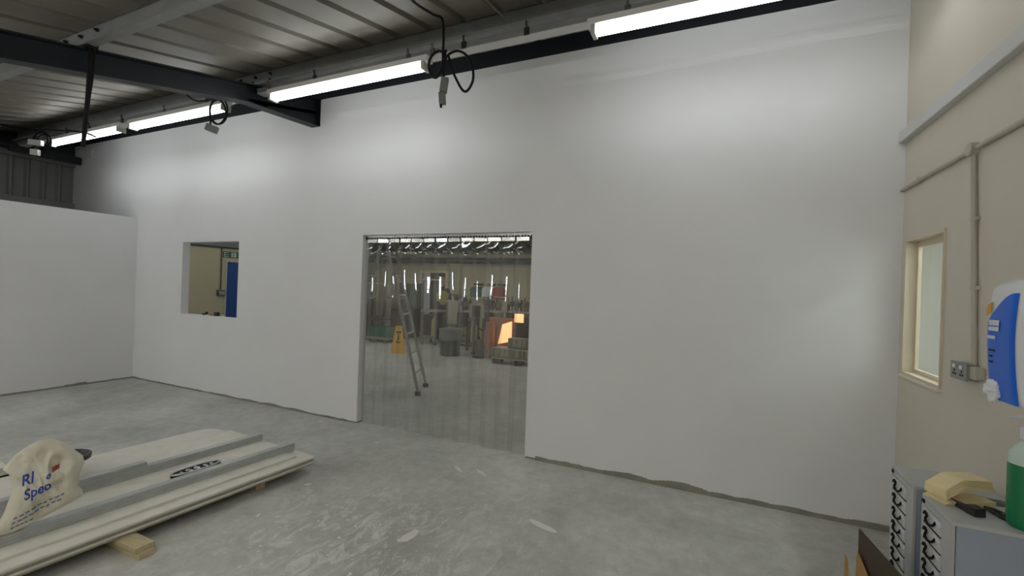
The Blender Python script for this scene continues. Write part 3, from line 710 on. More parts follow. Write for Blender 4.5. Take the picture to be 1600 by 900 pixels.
def stud(t0, s0, s1, z0, h, label, wd=.06, lip=.012, flip=1):
    th_ = .003; m = MB()
    # C section lying on its flange: web faces the viewer side (small t)
    def seg(ta, tb, za, zb): m.prism([sp(ta, s0, za), sp(tb, s0, za), sp(tb, s0, zb), sp(ta, s0, zb)], SR.to_3x3() @ V(0, -(s1-s0), 0))
    seg(t0, t0+th_, z0, z0+h); seg(t0+th_, t0+wd, z0, z0+th_); seg(t0+th_, t0+wd, z0+h-th_, z0+h)
    seg(t0+wd-th_, t0+wd, z0+th_, z0+lip); seg(t0+wd-th_, t0+wd, z0+h-lip, z0+h-th_)
    for q in (.34, .62): seg(t0-.003, t0, z0+h*q, z0+h*(q+.1))
    o = m.build('steel_stud', 'stud'); recenter(o, sp(t0, s0, z0)); return tag(o, label, 'stud', 'galvanised studs on the board stack')
zb2 = zt+.015
stud(.235, .02, 2.75, zb2, .056, 'galvanised C stud nearest the front edge of the board stack')
sboard(.30, 1.12, .09, 2.75, zb2, zb2+.0125, 'plasterboard_sheet', 'plasterboard sheet tucked behind the front steel stud', 'board', group=GB)
sboard(.31, 1.10, .12, 2.75, zb2+.0135, zb2+.026, 'plasterboard_sheet', 'uppermost full plasterboard sheet between the two long studs', 'board', group=GB)
zb3 = zb2+.027
stud(.585, .08, 2.75, zb3, .056, 'second galvanised C stud, in front of the white top board')
stud(.575, .93, 2.75, zb3+.0575, .034, 'short galvanised C stud lying on top of the second stud')
sboard(.655, 1.2, .15, 2.75, zb3+.001, zb3+.0135, 'plasterboard_sheet', 'sheet under the white top board at the back of the stack', 'board', 'boardcore', GB)
sboard(.645, 1.21, .17, 2.75, zb3+.03-.015, zb3+.03-.002, 'plasterboard_sheet', 'white top board with a rounded corner at the back of the stack', 'board', 'board', GB, rc=.12)
TOPZ = zb3+.028
# timber bearers
def bearer(xa, xb, y0, y1, z0, z1, label): 
    o = MB().box((xa, y0, z0), (xb, y1, z1), bev=.003).build('timber_bearer', 'timber'); recenter(o, ((xa+xb)/2, (y0+y1)/2, z0)); tag(o, label, 'timber', 'timber bearers under the boards')
bearer(-4.1, -2.86, 1.41, 1.505, .0355, .067, 'upper timber batten under the near part of the board stack')
bearer(-4.05, -2.845, 1.42, 1.50, 0, .0355, 'lower timber batten on the floor under the near part of the stack')
bearer(-4.1, -3.06, 2.27, 2.345, 0, .067, 'small timber bearer under the far end of the board stack')
bearer(-4.1, -2.95, .55, .64, 0, .067, 'timber bearer under the near end of the stack, out of frame')
# second pile at the far left
for k in range(3):
    sboard(1.42, 1.98, 1.37+.01*k, 2.6, .125+.027*k, .125+.027*k+.024, 'plasterboard_sheet', ['lowest', 'middle', 'top'][k]+' board of the small raised pile behind the plastic bag', 'board', 'board' if k else 'machine_dark', 'boards behind the bag')
m = MB(); 
o = MB().prism([sp(1.46, 1.4, 0), sp(1.9, 1.4, 0), sp(1.9, 2.5, 0), sp(1.46, 2.5, 0)], (0, 0, .122)).build('void_block', 'black'); recenter(o, sp(1.7, 1.4, 0)); tag(o, 'black block standing for the dark void under the small board pile at the left edge', 'crate')  # black block stands in for the dark void below the raised boards
# oval shiny tray and black strip
c = at_z(307, 733, zb3+.012)
t = thing('oval_tray', V(c.x, c.y, zb3), 'shiny oval black-edged tray lying beside the second stud', 'tray')
ax = sp(0, 0, 0)-sp(0, 1, 0); ax.z = 0; ax.normalize(); sx = Vector((-ax.y, ax.x, 0))
def ov(rx, ry, z, n=28, wob=0): return [V(c.x, c.y, z)+ax*(rx*math.cos(2*math.pi*i/n))+sx*(ry*math.sin(2*math.pi*i/n)) for i in range(n)]
MB().prism(ov(.165, .055, zb3+.0005), (0, 0, .02)).build('tray_base', 'black', t)
MB().tube([p for p in ov(.16, .051, zb3+.024)], .007, 8, closed=True).build('rim', 'silver', t, smooth=True)
m = MB(); 
for k, (u, s_) in enumerate(((-.05, .030), (.0, .034), (.06, .024), (.1, .02), (-.1, .018))):
    q = V(c.x, c.y, zb3+.02)+ax*u; m2 = blob(q, s_*.7, k*3.1, .6, sq=(1.3, .7, .45)); m2.build('crumpled_film', 'silver', t, smooth=True)
c2 = at_z(152, 739, TOPZ+.01); o = MB().box((c2.x-.006, c2.y-.055, TOPZ+.001), (c2.x+.006, c2.y+.055, TOPZ+.011), rot(c2, .05), bev=.002).build('marker_pen', 'black'); recenter(o, (c2.x, c2.y, TOPZ)); tag(o, 'thin black marker lying on the white top board', 'pen')
# black bucket
bz = TOPZ+.001
cb = at_z(110, 750, bz); cb = V(cb.x-.045, cb.y-.02, bz)
t = thing('black_bucket', cb, 'black plastic bucket with a wire handle behind the plastic bag', 'bucket')
MB().lathe([(.07, .0), (.092, .12), (.12, .127), (.135, .13), (.138, .155), (.131, .158), (.126, .148), (.09, .13), (.066, .012), (.001, .01)], cb, 32).build('shell', 'blackplastic', t, smooth=True)
MB().tube(smooth_path([cb+V(.135, .02, .145), cb+V(.152, .01, .11), cb+V(.138, 0, .05), cb+V(.10, -.01, .012)]), .0022, 6).build('wire_handle', 'galv', t, smooth=True)
MB().prism([cb+V(.083, -.035, .03), cb+V(.083, -.012, .03), cb+V(.092, -.012, .07), cb+V(.092, -.035, .07)], (.003, -.002, 0)).build('label_sticker', 'greybox', t)

# plastic bag with printed front, leaning to the viewer
SB = TOPZ
bcen = at_z(62, 812, zb3+.056); bcen = V(bcen.x, bcen.y, 0)
tocam = Vector((EYE.x-bcen.x, EYE.y-bcen.y, 0)).normalized(); bright = Vector((-tocam.y, tocam.x, 0))
KP = 1/697*( (bcen-Vector((0,0,0))).dot(Vector((_f.x,_f.y,0))) )      # metres for one unit of the outline
t = thing('plastic_bag', V(bcen.x, bcen.y, zb3+.05), 'crumpled cream plastic sack with blue lettering on the stud pile', 'bag')
outl = [(-63, 0), (-52, 22), (-44, 45), (-40, 66), (-46, 84), (-56, 90), (-40, 108), (-20, 121), (-4, 127), (16, 126), (38, 114), (50, 102), (64, 90), (67, 78), (60, 60), (57, 42), (64, 34), (66, 26), (40, 17), (10, 7), (-20, -2), (-45, -10), (-60, -10)]
oc = Vector((4, 56)); z00 = zb3+.05
def outline_at(a):
    d = Vector((math.cos(a), math.sin(a))); best = 0
    for i in range(len(outl)):
        p = Vector(outl[i])-oc; q = Vector(outl[(i+1) % len(outl)])-oc; e = q-p
        den = d.x*e.y-d.y*e.x
        if abs(den) < 1e-9: continue
        s_ = (p.x*e.y-p.y*e.x)/den; k_ = (p.x*d.y-p.y*d.x)/den
        if s_ > 0 and -1e-6 <= k_ <= 1+1e-6: best = max(best, s_)
    return best
def fold(x, y):
    # creases: a dark mouth at the upper right and fans of folds around it
    h = .10*noise.noise(Vector((x*.028, y*.028, 1.7)))-.11*abs(noise.noise(Vector((x*.05+y*.02, y*.035, 4.1))))+.07*(.3-abs(noise.noise(Vector((x*.10, y*.06+x*.03, 8)))))*(1 if y > 60 else .45)
    d = math.hypot(x-27, y-84); h -= .11*math.exp(-(d/12)**2); h += .05*math.exp(-((d-20)/6)**2)*(1 if x < 30 else .3)
    return h
def bagp(x, y, front=1):
    dx_, dy_ = x-oc.x, y-oc.y; a = math.atan2(dy_, dx_); r = math.hypot(dx_, dy_)/max(1, outline_at(a))
    r = min(r, 1); body = (1-r**2.6)**.55
    thick = (.045+.055*max(0, min(1, (95-y)/80)))*body + fold(x, y)*.32*(1-r**4)
    if not front: thick = -.6*thick
    lean = -.0007*max(0, y)
    return V(bcen.x, bcen.y, z00)+bright*(x*KP*.74)+V(0, 0, 1)*(y*KP*.95)+tocam*(thick+lean)
for side in (1, 0):
    pass
m = MB(); NR, NA = 22, 72; rings = {}
for side in (1, 0):
    for i in range(NR+1):
        if side == 0 and i == NR: rings[(0, NR)] = rings[(1, NR)]; continue
        rr = (i/NR)
        rr = 1-(1-rr)**1.5
        rings[(side, i)] = [m.bm.verts.new(bagp(oc.x+math.cos(2*math.pi*k/NA)*outline_at(2*math.pi*k/NA)*rr, oc.y+math.sin(2*math.pi*k/NA)*outline_at(2*math.pi*k/NA)*rr, side)) for k in range(NA)] if i else [m.bm.verts.new(bagp(oc.x, oc.y, side))]
    for i in range(NR):
        a, b = rings[(side, i)], rings[(side, i+1)]
        for k in range(NA):
            k2 = (k+1) % NA
            if i == 0: m.bm.faces.new((a[0], b[k], b[k2]))
            else: m.bm.faces.new((a[k], b[k], b[k2], a[k2]))
m.build('sack', 'bag', t, smooth=True)
def text_on_bag(txt, x, y, size, ang, name, mm, bold=True, shear=.2):
    cu = bpy.data.curves.new('txt', 'FONT'); cu.body = txt; cu.size = size; cu.shear = shear; cu.offset = .018*size if bold else 0; cu.resolution_u = 3
    ob = bpy.data.objects.new('txt', cu); C.objects.link(ob); dg = bpy.context.evaluated_depsgraph_get(); dg.update()
    me = bpy.data.meshes.new_from_object(ob.evaluated_get(dg)); bpy.data.objects.remove(ob)
    m = MB(); m.bm.from_mesh(me)
    bmesh.ops.triangulate(m.bm, faces=m.bm.faces)
    for _ in range(3):
        es = [e for e in m.bm.edges if e.calc_length() > size*.12]
        if es: bmesh.ops.subdivide_edges(m.bm, edges=es, cuts=1); bmesh.ops.triangulate(m.bm, faces=m.bm.faces)
    ca, sa = math.cos(ang), math.sin(ang)
    for v in m.bm.verts:
        X_, Y_ = v.co.x, v.co.y; gx, gy = x+X_*ca-Y_*sa, y+X_*sa+Y_*ca
        v.co = bagp(gx, gy)+tocam*.0035
    return m.build(name, mm, t, fix=False)
text_on_bag('Rl', -28, 64, 22, .18, 'lettering', 'blueink'); text_on_bag('o', 7, 69, 14, .22, 'lettering', 'blueink')
text_on_bag('Speo', -23, 44, 20, .24, 'lettering', 'blueink')
def bar_on_bag(x0, y0, x1, y1, wd, mm, name='print_line'):
    m = MB(); m.grid(lambda u, v: bagp(x0+(x1-x0)*u, y0+(y1-y0)*u+wd*(v-.5))+tocam*.003, 16, 1); m.build(name, mm, t, fix=False)
bar_on_bag(16, 79, 27, 82, 7, 'redink', 'red_mark')
random.seed(3)
for (x0, y0, x1, y1) in ((-37, 19, 38, 43), (-39, 12, 32, 34), (-40, 5, -8, 13)):
    n = 9 if x1 > 0 else 5
    for i in range(n):
        u0 = i/n; u1 = u0+(.55+.35*random.random())/n
        bar_on_bag(x0+(x1-x0)*u0, y0+(y1-y0)*u0, x0+(x1-x0)*u1, y0+(y1-y0)*u1, 2.2, 'greyink')

# ---- plaster flakes on the floor
for px, py, L_, W_, a, lab in ((847, 822, .21, .06, -.28, 'largest white plaster flake on the floor before the wall'), (640, 838, .16, .07, 1.5, 'curled plaster flake on the floor in the middle foreground'),
        (752, 739, .18, .022, -.57, 'thin plaster sliver on the floor below the doorway'), (716, 733, .14, .03, -.6, 'small plaster sliver left of the thin one below the doorway'),
        (501, 659, .06, .03, .4, 'plaster crumb by the wall left of the doorway'), (588, 692, .045, .03, .2, 'tiny plaster crumb on the floor before the doorway'),
        (481, 757, .05, .03, .8, 'small plaster crumb beside the board stack end'), (404, 806, .06, .025, 2.2, 'small plaster chip on the floor right of the stack')):
    q = at_z(px, py, .001); m = MB(); pts = []
    for i in range(11):
        an = 2*math.pi*i/11; rr = 1+.35*noise.noise(V(px*.1, i*1.3, 0))
        x_, y_ = math.cos(an)*L_/2*rr, math.sin(an)*W_/2*rr
        pts.append(V(q.x+x_*math.cos(a)-y_*math.sin(a), q.y+x_*math.sin(a)+y_*math.cos(a), .0005))
    m.prism(pts, (0, 0, .004)); o = m.build('plaster_flake', 'flake'); recenter(o, (q.x, q.y, 0)); tag(o, lab, 'flake', None)

# ---- strip curtain in the doorway
CY = D+.05
t = thing('strip_curtain', ((DL+DR)/2, CY, 0), 'clear plastic strip curtain hanging in the doorway of the white wall', 'curtain')
MB().box((DL+.004, CY-.004, DT-.035), (DR-.004, CY+.018, DT-.003)).build('rail', 'rail', t)
MB().box((DL+.004, CY-.018, DT-.012), (DR-.004, CY-.004, DT-.003)).build('rail_lip', 'rail', t)
m = MB(); n = 62
for i in range(n):
    x = DL+.02+(DR-DL-.04)*i/(n-1); m.prism([V(x-.011, CY-.012, DT-.026), V(x+.004, CY-.012, DT-.026), V(x+.011, CY-.012, DT-.05), V(x-.004, CY-.012, DT-.05)], (0, .006, 0))
m.build('hook_row', 'black', t, kind='stuff')
SLOPE = ((0, .3), (.02, .50), (.05, .56), (.095, .50), (.14, 0), (.19, -.28), (.30, -.1), (.44, 0), (3, 0))
def bulge(dz):      # integral of the slope profile of the bulge under the clamp
    h = 0
    for (a, sa), (b, sb) in zip(SLOPE, SLOPE[1:]):
        if dz <= a: break
        e = min(dz, b); se = sa+(sb-sa)*(e-a)/(b-a); h += (sa+se)/2*(e-a)
    return h
NS = 13; pit = (DR-DL-.06)/NS
random.seed(21)
for i in range(NS):
    xc = DL+.03+pit*(i+.5); ly = (i % 2)*.012
    ztop = DT-.052
    miss = i in (10,)
    MB().box((xc-pit*.44, CY-.016-.001, ztop-.03), (xc+pit*.44, CY-.012, ztop+.008), rot(V(xc, CY, ztop), random.uniform(-.05, .16), 'Z') @ rot(V(xc, CY, ztop), random.uniform(-.03, .08), 'X'), bev=.001).build('clamp_plate', 'clamp', t)
    wd = .205; sd = random.uniform(0, 50); amp = random.uniform(.85, 1.2); tw = random.uniform(-.35, .35)
    def strip(u, v, xc=xc, ly=ly, sd=sd, amp=amp, tw=tw, wd=wd):
        z = ztop-.022-(ztop-.03)*v; dz = ztop-z
        b = .0155*amp*(1-math.exp(-(dz/.16)**2)); bt = bulge(dz)*(.95+.12*(amp-1)+.10*noise.noise(V(sd, u*2.0, dz*5)))
        x = (u-.5)
        y = CY+.012+ly-b*math.cos(math.pi*x)*1.0+b*.55-bt*(1-.55*abs(2*x)**3)
        y += tw*x*.04*min(1, dz/.4)+.006*noise.noise(V(u*1.6+sd, z*1.1, sd))*min(1, dz/.3)+.0022*noise.noise(V(u*4, z*3.5, sd))*min(1, dz/.2)
        return (xc+x*wd*(1-.02*min(1, dz*6)), y, z)
    MB().grid(lambda u, v: strip(u, v**1.7), 18, 110).build('strip', 'pvc', t, smooth=True, fix=False)

# ------------------------------------------------------------------ hall behind the wall
w = MB(); DX0, DX1, DZ = -8.62, -7.72, 1.98
for x0, x1, z0, z1 in ((GX, DX0, 0, 2.62), (DX1, 2.4, 0, 2.62), (DX0, DX1, DZ, 2.62)): w.box((x0, BY, z0), (x1, BY+.12, z1))
hb = struct(w.build('wall_hall_back', 'hall_cream'), 'cream back wall of the hall seen through the strip curtain')
w = MB(); w.box((GX-.12, D+TH, 0), (GX, 6.56, 2.27)); w.box((GX-.12, 7.46, 0), (GX, BY+.12, 2.27)); w.box((GX-.12, 6.56, 1.99), (GX, 7.46, 2.27))
struct(w.build('wall_hall_left', 'hall_cream'), 'cream side wall of the hall')
struct(MB().box((GX-.12, D+TH, 2.27), (GX-.02, BY+.1, 4.0)).build('wall_hall_cladding', 'hall_band'), 'grey cladding above the cream side wall')
struct(MB().box((GX-.02, D+TH, 2.255), (GX+.03, BY, 2.285)).build('trim_4', 'machine_dark'), 'dark ledge between cream wall and cladding')
struct(MB().box((GX, BY-.1, 2.28), (2.4, BY, 2.36)).build('trim_5', 'machine_dark'), 'lower dark eaves rail across the hall')
struct(MB().box((GX, BY-.16, 2.39), (2.4, BY, 2.46)).build('trim_6', 'machine_dark'), 'upper dark eaves rail across the hall')
struct(MB().box((GX, BY-.03, 2.2), (2.4, BY-.001, 2.28)).build('trim_7', 'machine_lt'), 'pale band under the eaves rails')
struct(MB().box((2.4, D+1.5, 0), (2.5, BY, 3.2)).build('wall_hall_right', 'hall_cream'), 'cream right side wall of the hall')
struct(MB().box((-7.5, BY-.16, 0), (-7.12, BY, 2.28)).build('wall_column', 'hall_cream'), 'boxed cream column on the hall back wall')
m = MB(); m.box((DX0-.09, BY-.03, 0), (DX0, BY+.01, DZ+.08)); m.box((DX1, BY-.03, 0), (DX1+.09, BY+.01, DZ+.08)); m.box((DX0, BY-.03, DZ), (DX1, BY+.01, DZ+.08)); m.box((DX0, BY+.0, DZ-.24), (DX1, BY+.03, DZ-.2))
struct(m.build('door_2', 'wood_frame'), 'open doorway with a cream frame in the hall back wall')
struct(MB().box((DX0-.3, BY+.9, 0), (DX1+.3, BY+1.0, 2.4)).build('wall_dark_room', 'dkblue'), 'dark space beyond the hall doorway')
# blue door with exit sign
d2 = MB().box((GX-.06, 6.60, .005), (GX-.015, 7.42, 1.95)).build('door_3', 'door_blue'); struct(d2, 'blue fire door in the cream side wall')
m = MB(); m.box((GX-.06, 6.56, 0), (GX+.015, 6.6, 1.99)); m.box((GX-.06, 7.42, 0), (GX+.015, 7.46, 1.99)); m.box((GX-.06, 6.6, 1.95), (GX+.015, 7.42, 1.99)); m.build('door_frame', 'conduit', d2)
MB().box((GX-.014, 6.92, 1.15), (GX-.008, 7.25, 1.85)).build('vision_panel', 'black', d2)
t = thing('exit_sign', (GX, 6.8, 2.1), 'green and white running-man exit sign above the blue door', 'sign')
MB().box((GX+.001, 6.50, 2.045), (GX+.012, 6.98, 2.185)).build('plate', 'sign_green', t)
for y0, y1, z0, z1 in ((6.52, 6.62, 2.06, 2.075), (6.52, 6.62, 2.155, 2.17), (6.52, 6.535, 2.075, 2.155), (6.535, 6.62, 2.105, 2.118), (6.68, 6.80, 2.06, 2.17)):
    MB().box((GX+.012, y0, z0), (GX+.014, y1, z1)).build('white_mark', 'sign_white', t)
m = MB(); m.box((GX+.014, 6.72, 2.10), (GX+.016, 6.74, 2.14)); m.prism([V(GX+.014, 6.73, 2.10), V(GX+.014, 6.715, 2.065), V(GX+.014, 6.725, 2.065), V(GX+.014, 6.745, 2.10)], (.002, 0, 0)); m.lathe([(.009, 0), (.009, .002)], (GX+.014, 6.735, 2.152), 10, (1, 0, 0)); m.build('figure_mark', 'sign_green', t)
t = thing('hall_socket', (GX, 6.48, 1.25), 'grey socket box with a conduit dropping to it, seen through the window opening', 'socket')
MB().box((GX, 6.38, 1.18), (GX+.05, 6.56, 1.31), bev=.008).build('box', 'machine', t)
MB().box((GX+.05, 6.41, 1.2), (GX+.055, 6.54, 1.28)).build('face_plate', 'machine_lt', t)
MB().tube([(GX+.02, 6.46, 1.31), (GX+.02, 6.46, 2.25)], .014, 8).build('conduit', 'machine', t, smooth=True)
o = MB().lathe([(.025, 0), (.025, .03), (.012, .035)], (GX, 6.18, .8), 12, (1, 0, 0)).build('round_fitting', 'machine_dark'); recenter(o, (GX, 6.18, .8)); tag(o, 'small dark round fitting low on the cream wall seen through the window opening', 'fitting')
q = at(350, 462, 0.1) if 0 else None
# bits lying on the window opening ledge
def ledge_item(px, w_, h_, mm, lab, name, cat, r=0):
    p = at(px, 490, D+.07); z = WB+.001
    if r: o = MB().box((p.x-w_/2, D+.05, z), (p.x+w_/2, D+.1, z+h_), rot(V(p.x, D, z+h_/2), r, 'Z'), bev=.006).build(name, mm)
    else: o = blob((p.x, D+.075, z+h_*.45), h_*.5, px, .3, sq=(w_/h_, .8, 1)).build(name, mm, smooth=True)
    recenter(o, (p.x, D+.075, z)); tag(o, lab, cat)
ledge_item(318, .09, .025, 'machine_dark', 'small dark rag at the left of the window ledge', 'rag', 'cloth')
ledge_item(329, .1, .03, 'cloth_pink', 'pink cloth scrap on the window ledge', 'cloth_scrap', 'cloth')
ledge_item(340, .055, .055, 'machine_dark', 'small dark box standing on the window ledge', 'small_box', 'box', .3)
ledge_item(348, .05, .02, 'tissue', 'white crumb of tissue on the window ledge', 'tissue_scrap', 'tissue')

# tubes added out of sight to light the hall
for x, y, lab in ((-6.6, 7.0, 'added unseen tube light on the hall roof nearer the doorway'), (-3.2, 7.0, 'added unseen tube light on the hall roof at the right'), (-7.4, 8.4, 'added unseen tube light on the hall roof farther back at the left'), (-3.6, 8.4, 'added unseen tube light on the hall roof farther back at the right'), (-8.8, 5.4, 'added unseen tube light in the hall beyond the window opening')):
    batten('hall_fill_light', x-.9, x+.9, y, zroof(y)-.25, lab, None, 'hall_fill_tube')
def floor_at(px, py): q = at_z(px, py, 0); return q
def P2(px, py, Y): return at(px, py, Y)

# step ladder
t = thing('step_ladder', (-4.3, 5.6, 0), 'aluminium step ladder standing just inside the doorway', 'ladder')
f1 = V(-3.80, 5.28, 0); f2 = V(-4.02, 5.78, 0)
top = V(-4.62, 5.35, 2.55); top2 = V(-4.70, 5.62, 2.55)
g1 = V(-5.45, 5.25, 0); g2 = V(-5.6, 5.8, 0)
def stile(a, b, w=.028): return MB().tube([a, b], w, 4)
for a, b in ((f1, top), (f2, top2), (g1, top+V(-.06, 0, 0)), (g2, top2+V(-.06, 0, 0))): stile(a+V(0, 0, .05), b).build('stile', 'ladder', t); MB().box((a.x-.035, a.y-.03, 0), (a.x+.035, a.y+.03, .06), bev=.006).build('foot', 'blackplastic', t)
for k in range(1, 9):
    u = k/9; a, b = f1.lerp(top, u), f2.lerp(top2, u); MB().tube([a, b], .016, 4).build('tread', 'ladder', t)
    a, b = g1.lerp(top, u), g2.lerp(top2, u)
    if k in (2, 4, 6, 8): MB().tube([a, b], .012, 4).build('brace', 'ladder', t)
MB().box((top.x-.1, top.y-.02, 2.53), (top.x+.08, top2.y+.05, 2.6), bev=.01).build('top_cap', 'machine', t)
for yy, fa, ga in ((5.3, f1, g1), (5.75, f2, g2)): MB().tube([fa.lerp(top, .62), ga.lerp(top, .62)], .009, 6).build('stay', 'ladder', t)

# wet floor sign
c = floor_at(622, 551); t = thing('wet_floor_sign', (c.x, c.y, 0), 'yellow folding caution sign on the hall floor', 'sign')
fd = Vector((math.sin(.62), -math.cos(.62), 0)); rt = Vector((math.cos(.62), math.sin(.62), 0))
for sg, nm in ((1, 'front_panel'), (-1, 'rear_panel')):
    o_ = V(c.x, c.y, 0)
    pts = [o_+rt*-.16+fd*.15*sg, o_+rt*.16+fd*.15*sg, o_+rt*.07+fd*.015*sg+V(0, 0, .62), o_+rt*-.07+fd*.015*sg+V(0, 0, .62)]
    MB().prism([p+V(0, 0, .001) for p in pts], fd*.012*sg).build(nm, 'yellow', t)
def onsign(u, h): return V(c.x, c.y, h)+rt*u+fd*(.15-.135*h/.62+.0145)
for z0, z1, hw in ((.46, .50, .055), (.24, .27, .05), (.3, .40, .015)): MB().prism([onsign(-hw, z0), onsign(hw, z0), onsign(hw, z1), onsign(-hw, z1)], fd*.002).build('print_mark', 'black', t)
MB().prism([onsign(-.05, .28), onsign(-.03, .28), onsign(.03, .36), onsign(.01, .36)], fd*.002).build('print_mark', 'black', t)
MB().lathe([(.02, 0), (.02, .002)], onsign(.0, .425), 10, fd).build('print_mark', 'black', t)

# bin
c = floor_at(703, 555); t = thing('waste_bin', (c.x, c.y, 0), 'black round bin with a grey liner over the rim on the hall floor', 'bin')
MB().lathe([(.20, .0), (.215, .01), (.245, .55), (.25, .55), (.25, .57), (.235, .57), (.2, .03), (.01, .03)], V(c.x, c.y, 0), 28).build('body', 'binbody', t, smooth=True)
MB().lathe([(.252, .36), (.262, .40), (.266, .57), (.275, .60), (.26, .61), (.24, .585), (.235, .55)], V(c.x, c.y, 0), 28, cap=False).build('liner', 'binlid', t, smooth=True)

# green crate on a white dolly
c = floor_at(597, 534); t = thing('green_crate', (c.x, c.y, 0), 'green crate on a grey dolly left of the caution sign', 'crate')
m = MB(); m.box((c.x-.3, c.y-.2, .15), (c.x+.3, c.y-.19, .42)); m.box((c.x-.3, c.y+.19, .15), (c.x+.3, c.y+.2, .42)); m.box((c.x-.3, c.y-.19, .15), (c.x-.29, c.y+.19, .42)); m.box((c.x+.29, c.y-.19, .15), (c.x+.3, c.y+.19, .42)); m.box((c.x-.29, c.y-.19, .15), (c.x+.29, c.y+.19, .16)); m.box((c.x-.32, c.y-.22, .39), (c.x+.32, c.y-.2, .43))
m.build('crate_body', 'crate_green', t)
MB().box((c.x-.36, c.y-.24, .09), (c.x+.36, c.y+.24, .148), bev=.008).build('dolly', 'machine_lt', t)
for a in (-.28, .28):
    for b in (-.18, .18): MB().lathe([(.045, -.015), (.045, .015)], (c.x+a, c.y+b, .045), 14, (0, 1, 0)).build('castor', 'black', t)

# bench at far left with boxes
bx0, bx1, by0, by1 = GX+.02, -8.75, 9.7, 11.4
t = thing('work_bench', (bx0, by0, 0), 'pale work bench against the left side of the hall', 'bench')
MB().box((bx0, by0, 1.14), (bx1, by1, 1.19)).build('bench_top', 'machine_lt', t)
MB().box((bx0, by0+.1, .5), (bx1-.1, by1, .54)).build('shelf', 'machine', t)
for x in (bx0+.05, bx1-.05):
    for y in (by0+.05, by1-.05): MB().box((x-.025, y-.025, 0), (x+.025, y+.025, 1.14)).build('leg', 'machine', t)
def tbox(name, a, b, mm, lab, cat, bev=.01, grp=None):
    o = MB().box(a, b, bev=bev).build(name, mm); recenter(o, ((a[0]+b[0])/2, (a[1]+b[1])/2, a[2])); return tag(o, lab, cat, grp)
tbox('bench_box', (bx0+.1, by0+.05, 1.191), (bx0+.5, by0+.4, 1.45), 'machine_lt', 'pale box on the left bench in the hall', 'box')
tbox('bench_device', (bx1-.6, by0+.05, 1.191), (bx1-.2, by0+.35, 1.32), 'machine_dark', 'low dark device on the left bench', 'device')
tbox('bench_device', (bx1-.16, by0+.05, 1.191), (bx1-.03, by0+.2, 1.30), 'machine_dark', 'small dark device at the end of the left bench', 'device')
tbox('under_bench_crate', (-8.6, 10.6, 0), (-7.95-.65, 11.2, .7), 'machine_dark', 'dark crate beside the left bench', 'crate') if 0 else tbox('dark_cupboard', (-8.7, 10.6, 0), (-8.1, 11.2, .86), 'machine_dark', 'dark low cupboard behind the caution sign', 'cupboard')
tbox('hall_switch', (-9.15, BY-.06, 1.15), (-9.0, BY-.001, 1.38), 'machine_lt', 'small switch box on the hall wall left of the green curtain', 'switch', .006)

# dark green curtain: hanging panels
t = thing('green_curtain', (-9.0, BY-.3, 0), 'dark green strip curtain screen standing left of the hall doorway', 'curtain')
cx0, cx1 = at(626, 443, 11.5).x, at(661, 443, 11.5).x
MB().tube([(cx0-.04, 11.5, 1.6), (cx1+.04, 11.5, 1.6)], .018, 8).build('rail', 'machine_dark', t)
for x in (cx0-.03, cx1+.03): MB().tube([(x, 11.5, 0), (x, 11.5, 1.6)], .018, 8).build('post', 'machine_dark', t)
n = 7
for i in range(n):
    xa = cx0+(cx1-cx0)*i/n; wd = (cx1-cx0)/n*1.05
    MB().grid(lambda u, v: (xa+wd*u, 11.5-.035*math.cos(math.pi*(u-.5))-(.01 if i % 2 else 0), 1.6-1.5*v), 6, 4).build('curtain_panel', 'darkgreen', t, smooth=True, fix=False)

# wall dispensers
def wall_disp(xa, xb, mm, lab):
    t = thing('wall_dispenser', ((xa+xb)/2, BY, 1.24), lab, 'dispenser'); h0, h1 = 1.24, 1.60; m = MB(); pts = []
    w_ = xb-xa
    for i in range(9):
        a = math.pi*i/8; pts.append(V((xa+xb)/2+math.cos(a)*w_/2, BY-.22, h1-.1+math.sin(a)*.1))
    pts += [V(xa, BY-.22, h0), V(xb, BY-.22, h0)]
    m.prism(pts, (0, .218, 0)); m.build('cover', mm, t)
    MB().box((xa+.04, BY-.228, h0+.02), (xb-.04, BY-.221, h0+.05)).build('outlet', 'machine_dark', t)
wall_disp(-6.70, -6.33, 'green', 'dark green wall dispenser on the hall back wall')
wall_disp(-6.31, -6.00, 'whiteplastic', 'white wall dispenser between the green and the red one')
wall_disp(-5.93, -5.62, 'red', 'red wall dispenser on the hall back wall')
for xa, xb, lab in ((-6.66, -6.36, 'dark bracket above the green dispenser'), (-6.2, -5.95, 'dark bracket above the white dispenser'), (-5.85, -5.6, 'dark bracket above the red dispenser')):
    tbox('wall_bracket', (xa, BY-.1, 1.63), (xb, BY-.001, 1.69), 'machine_dark', lab, 'bracket', .005)
tbox('splash_panel', (-6.75, BY-.02, .95), (-5.5, BY-.001, 1.22), 'cloth_pink', 'pinkish splash board under the wall dispensers', 'panel', .003) if 0 else None

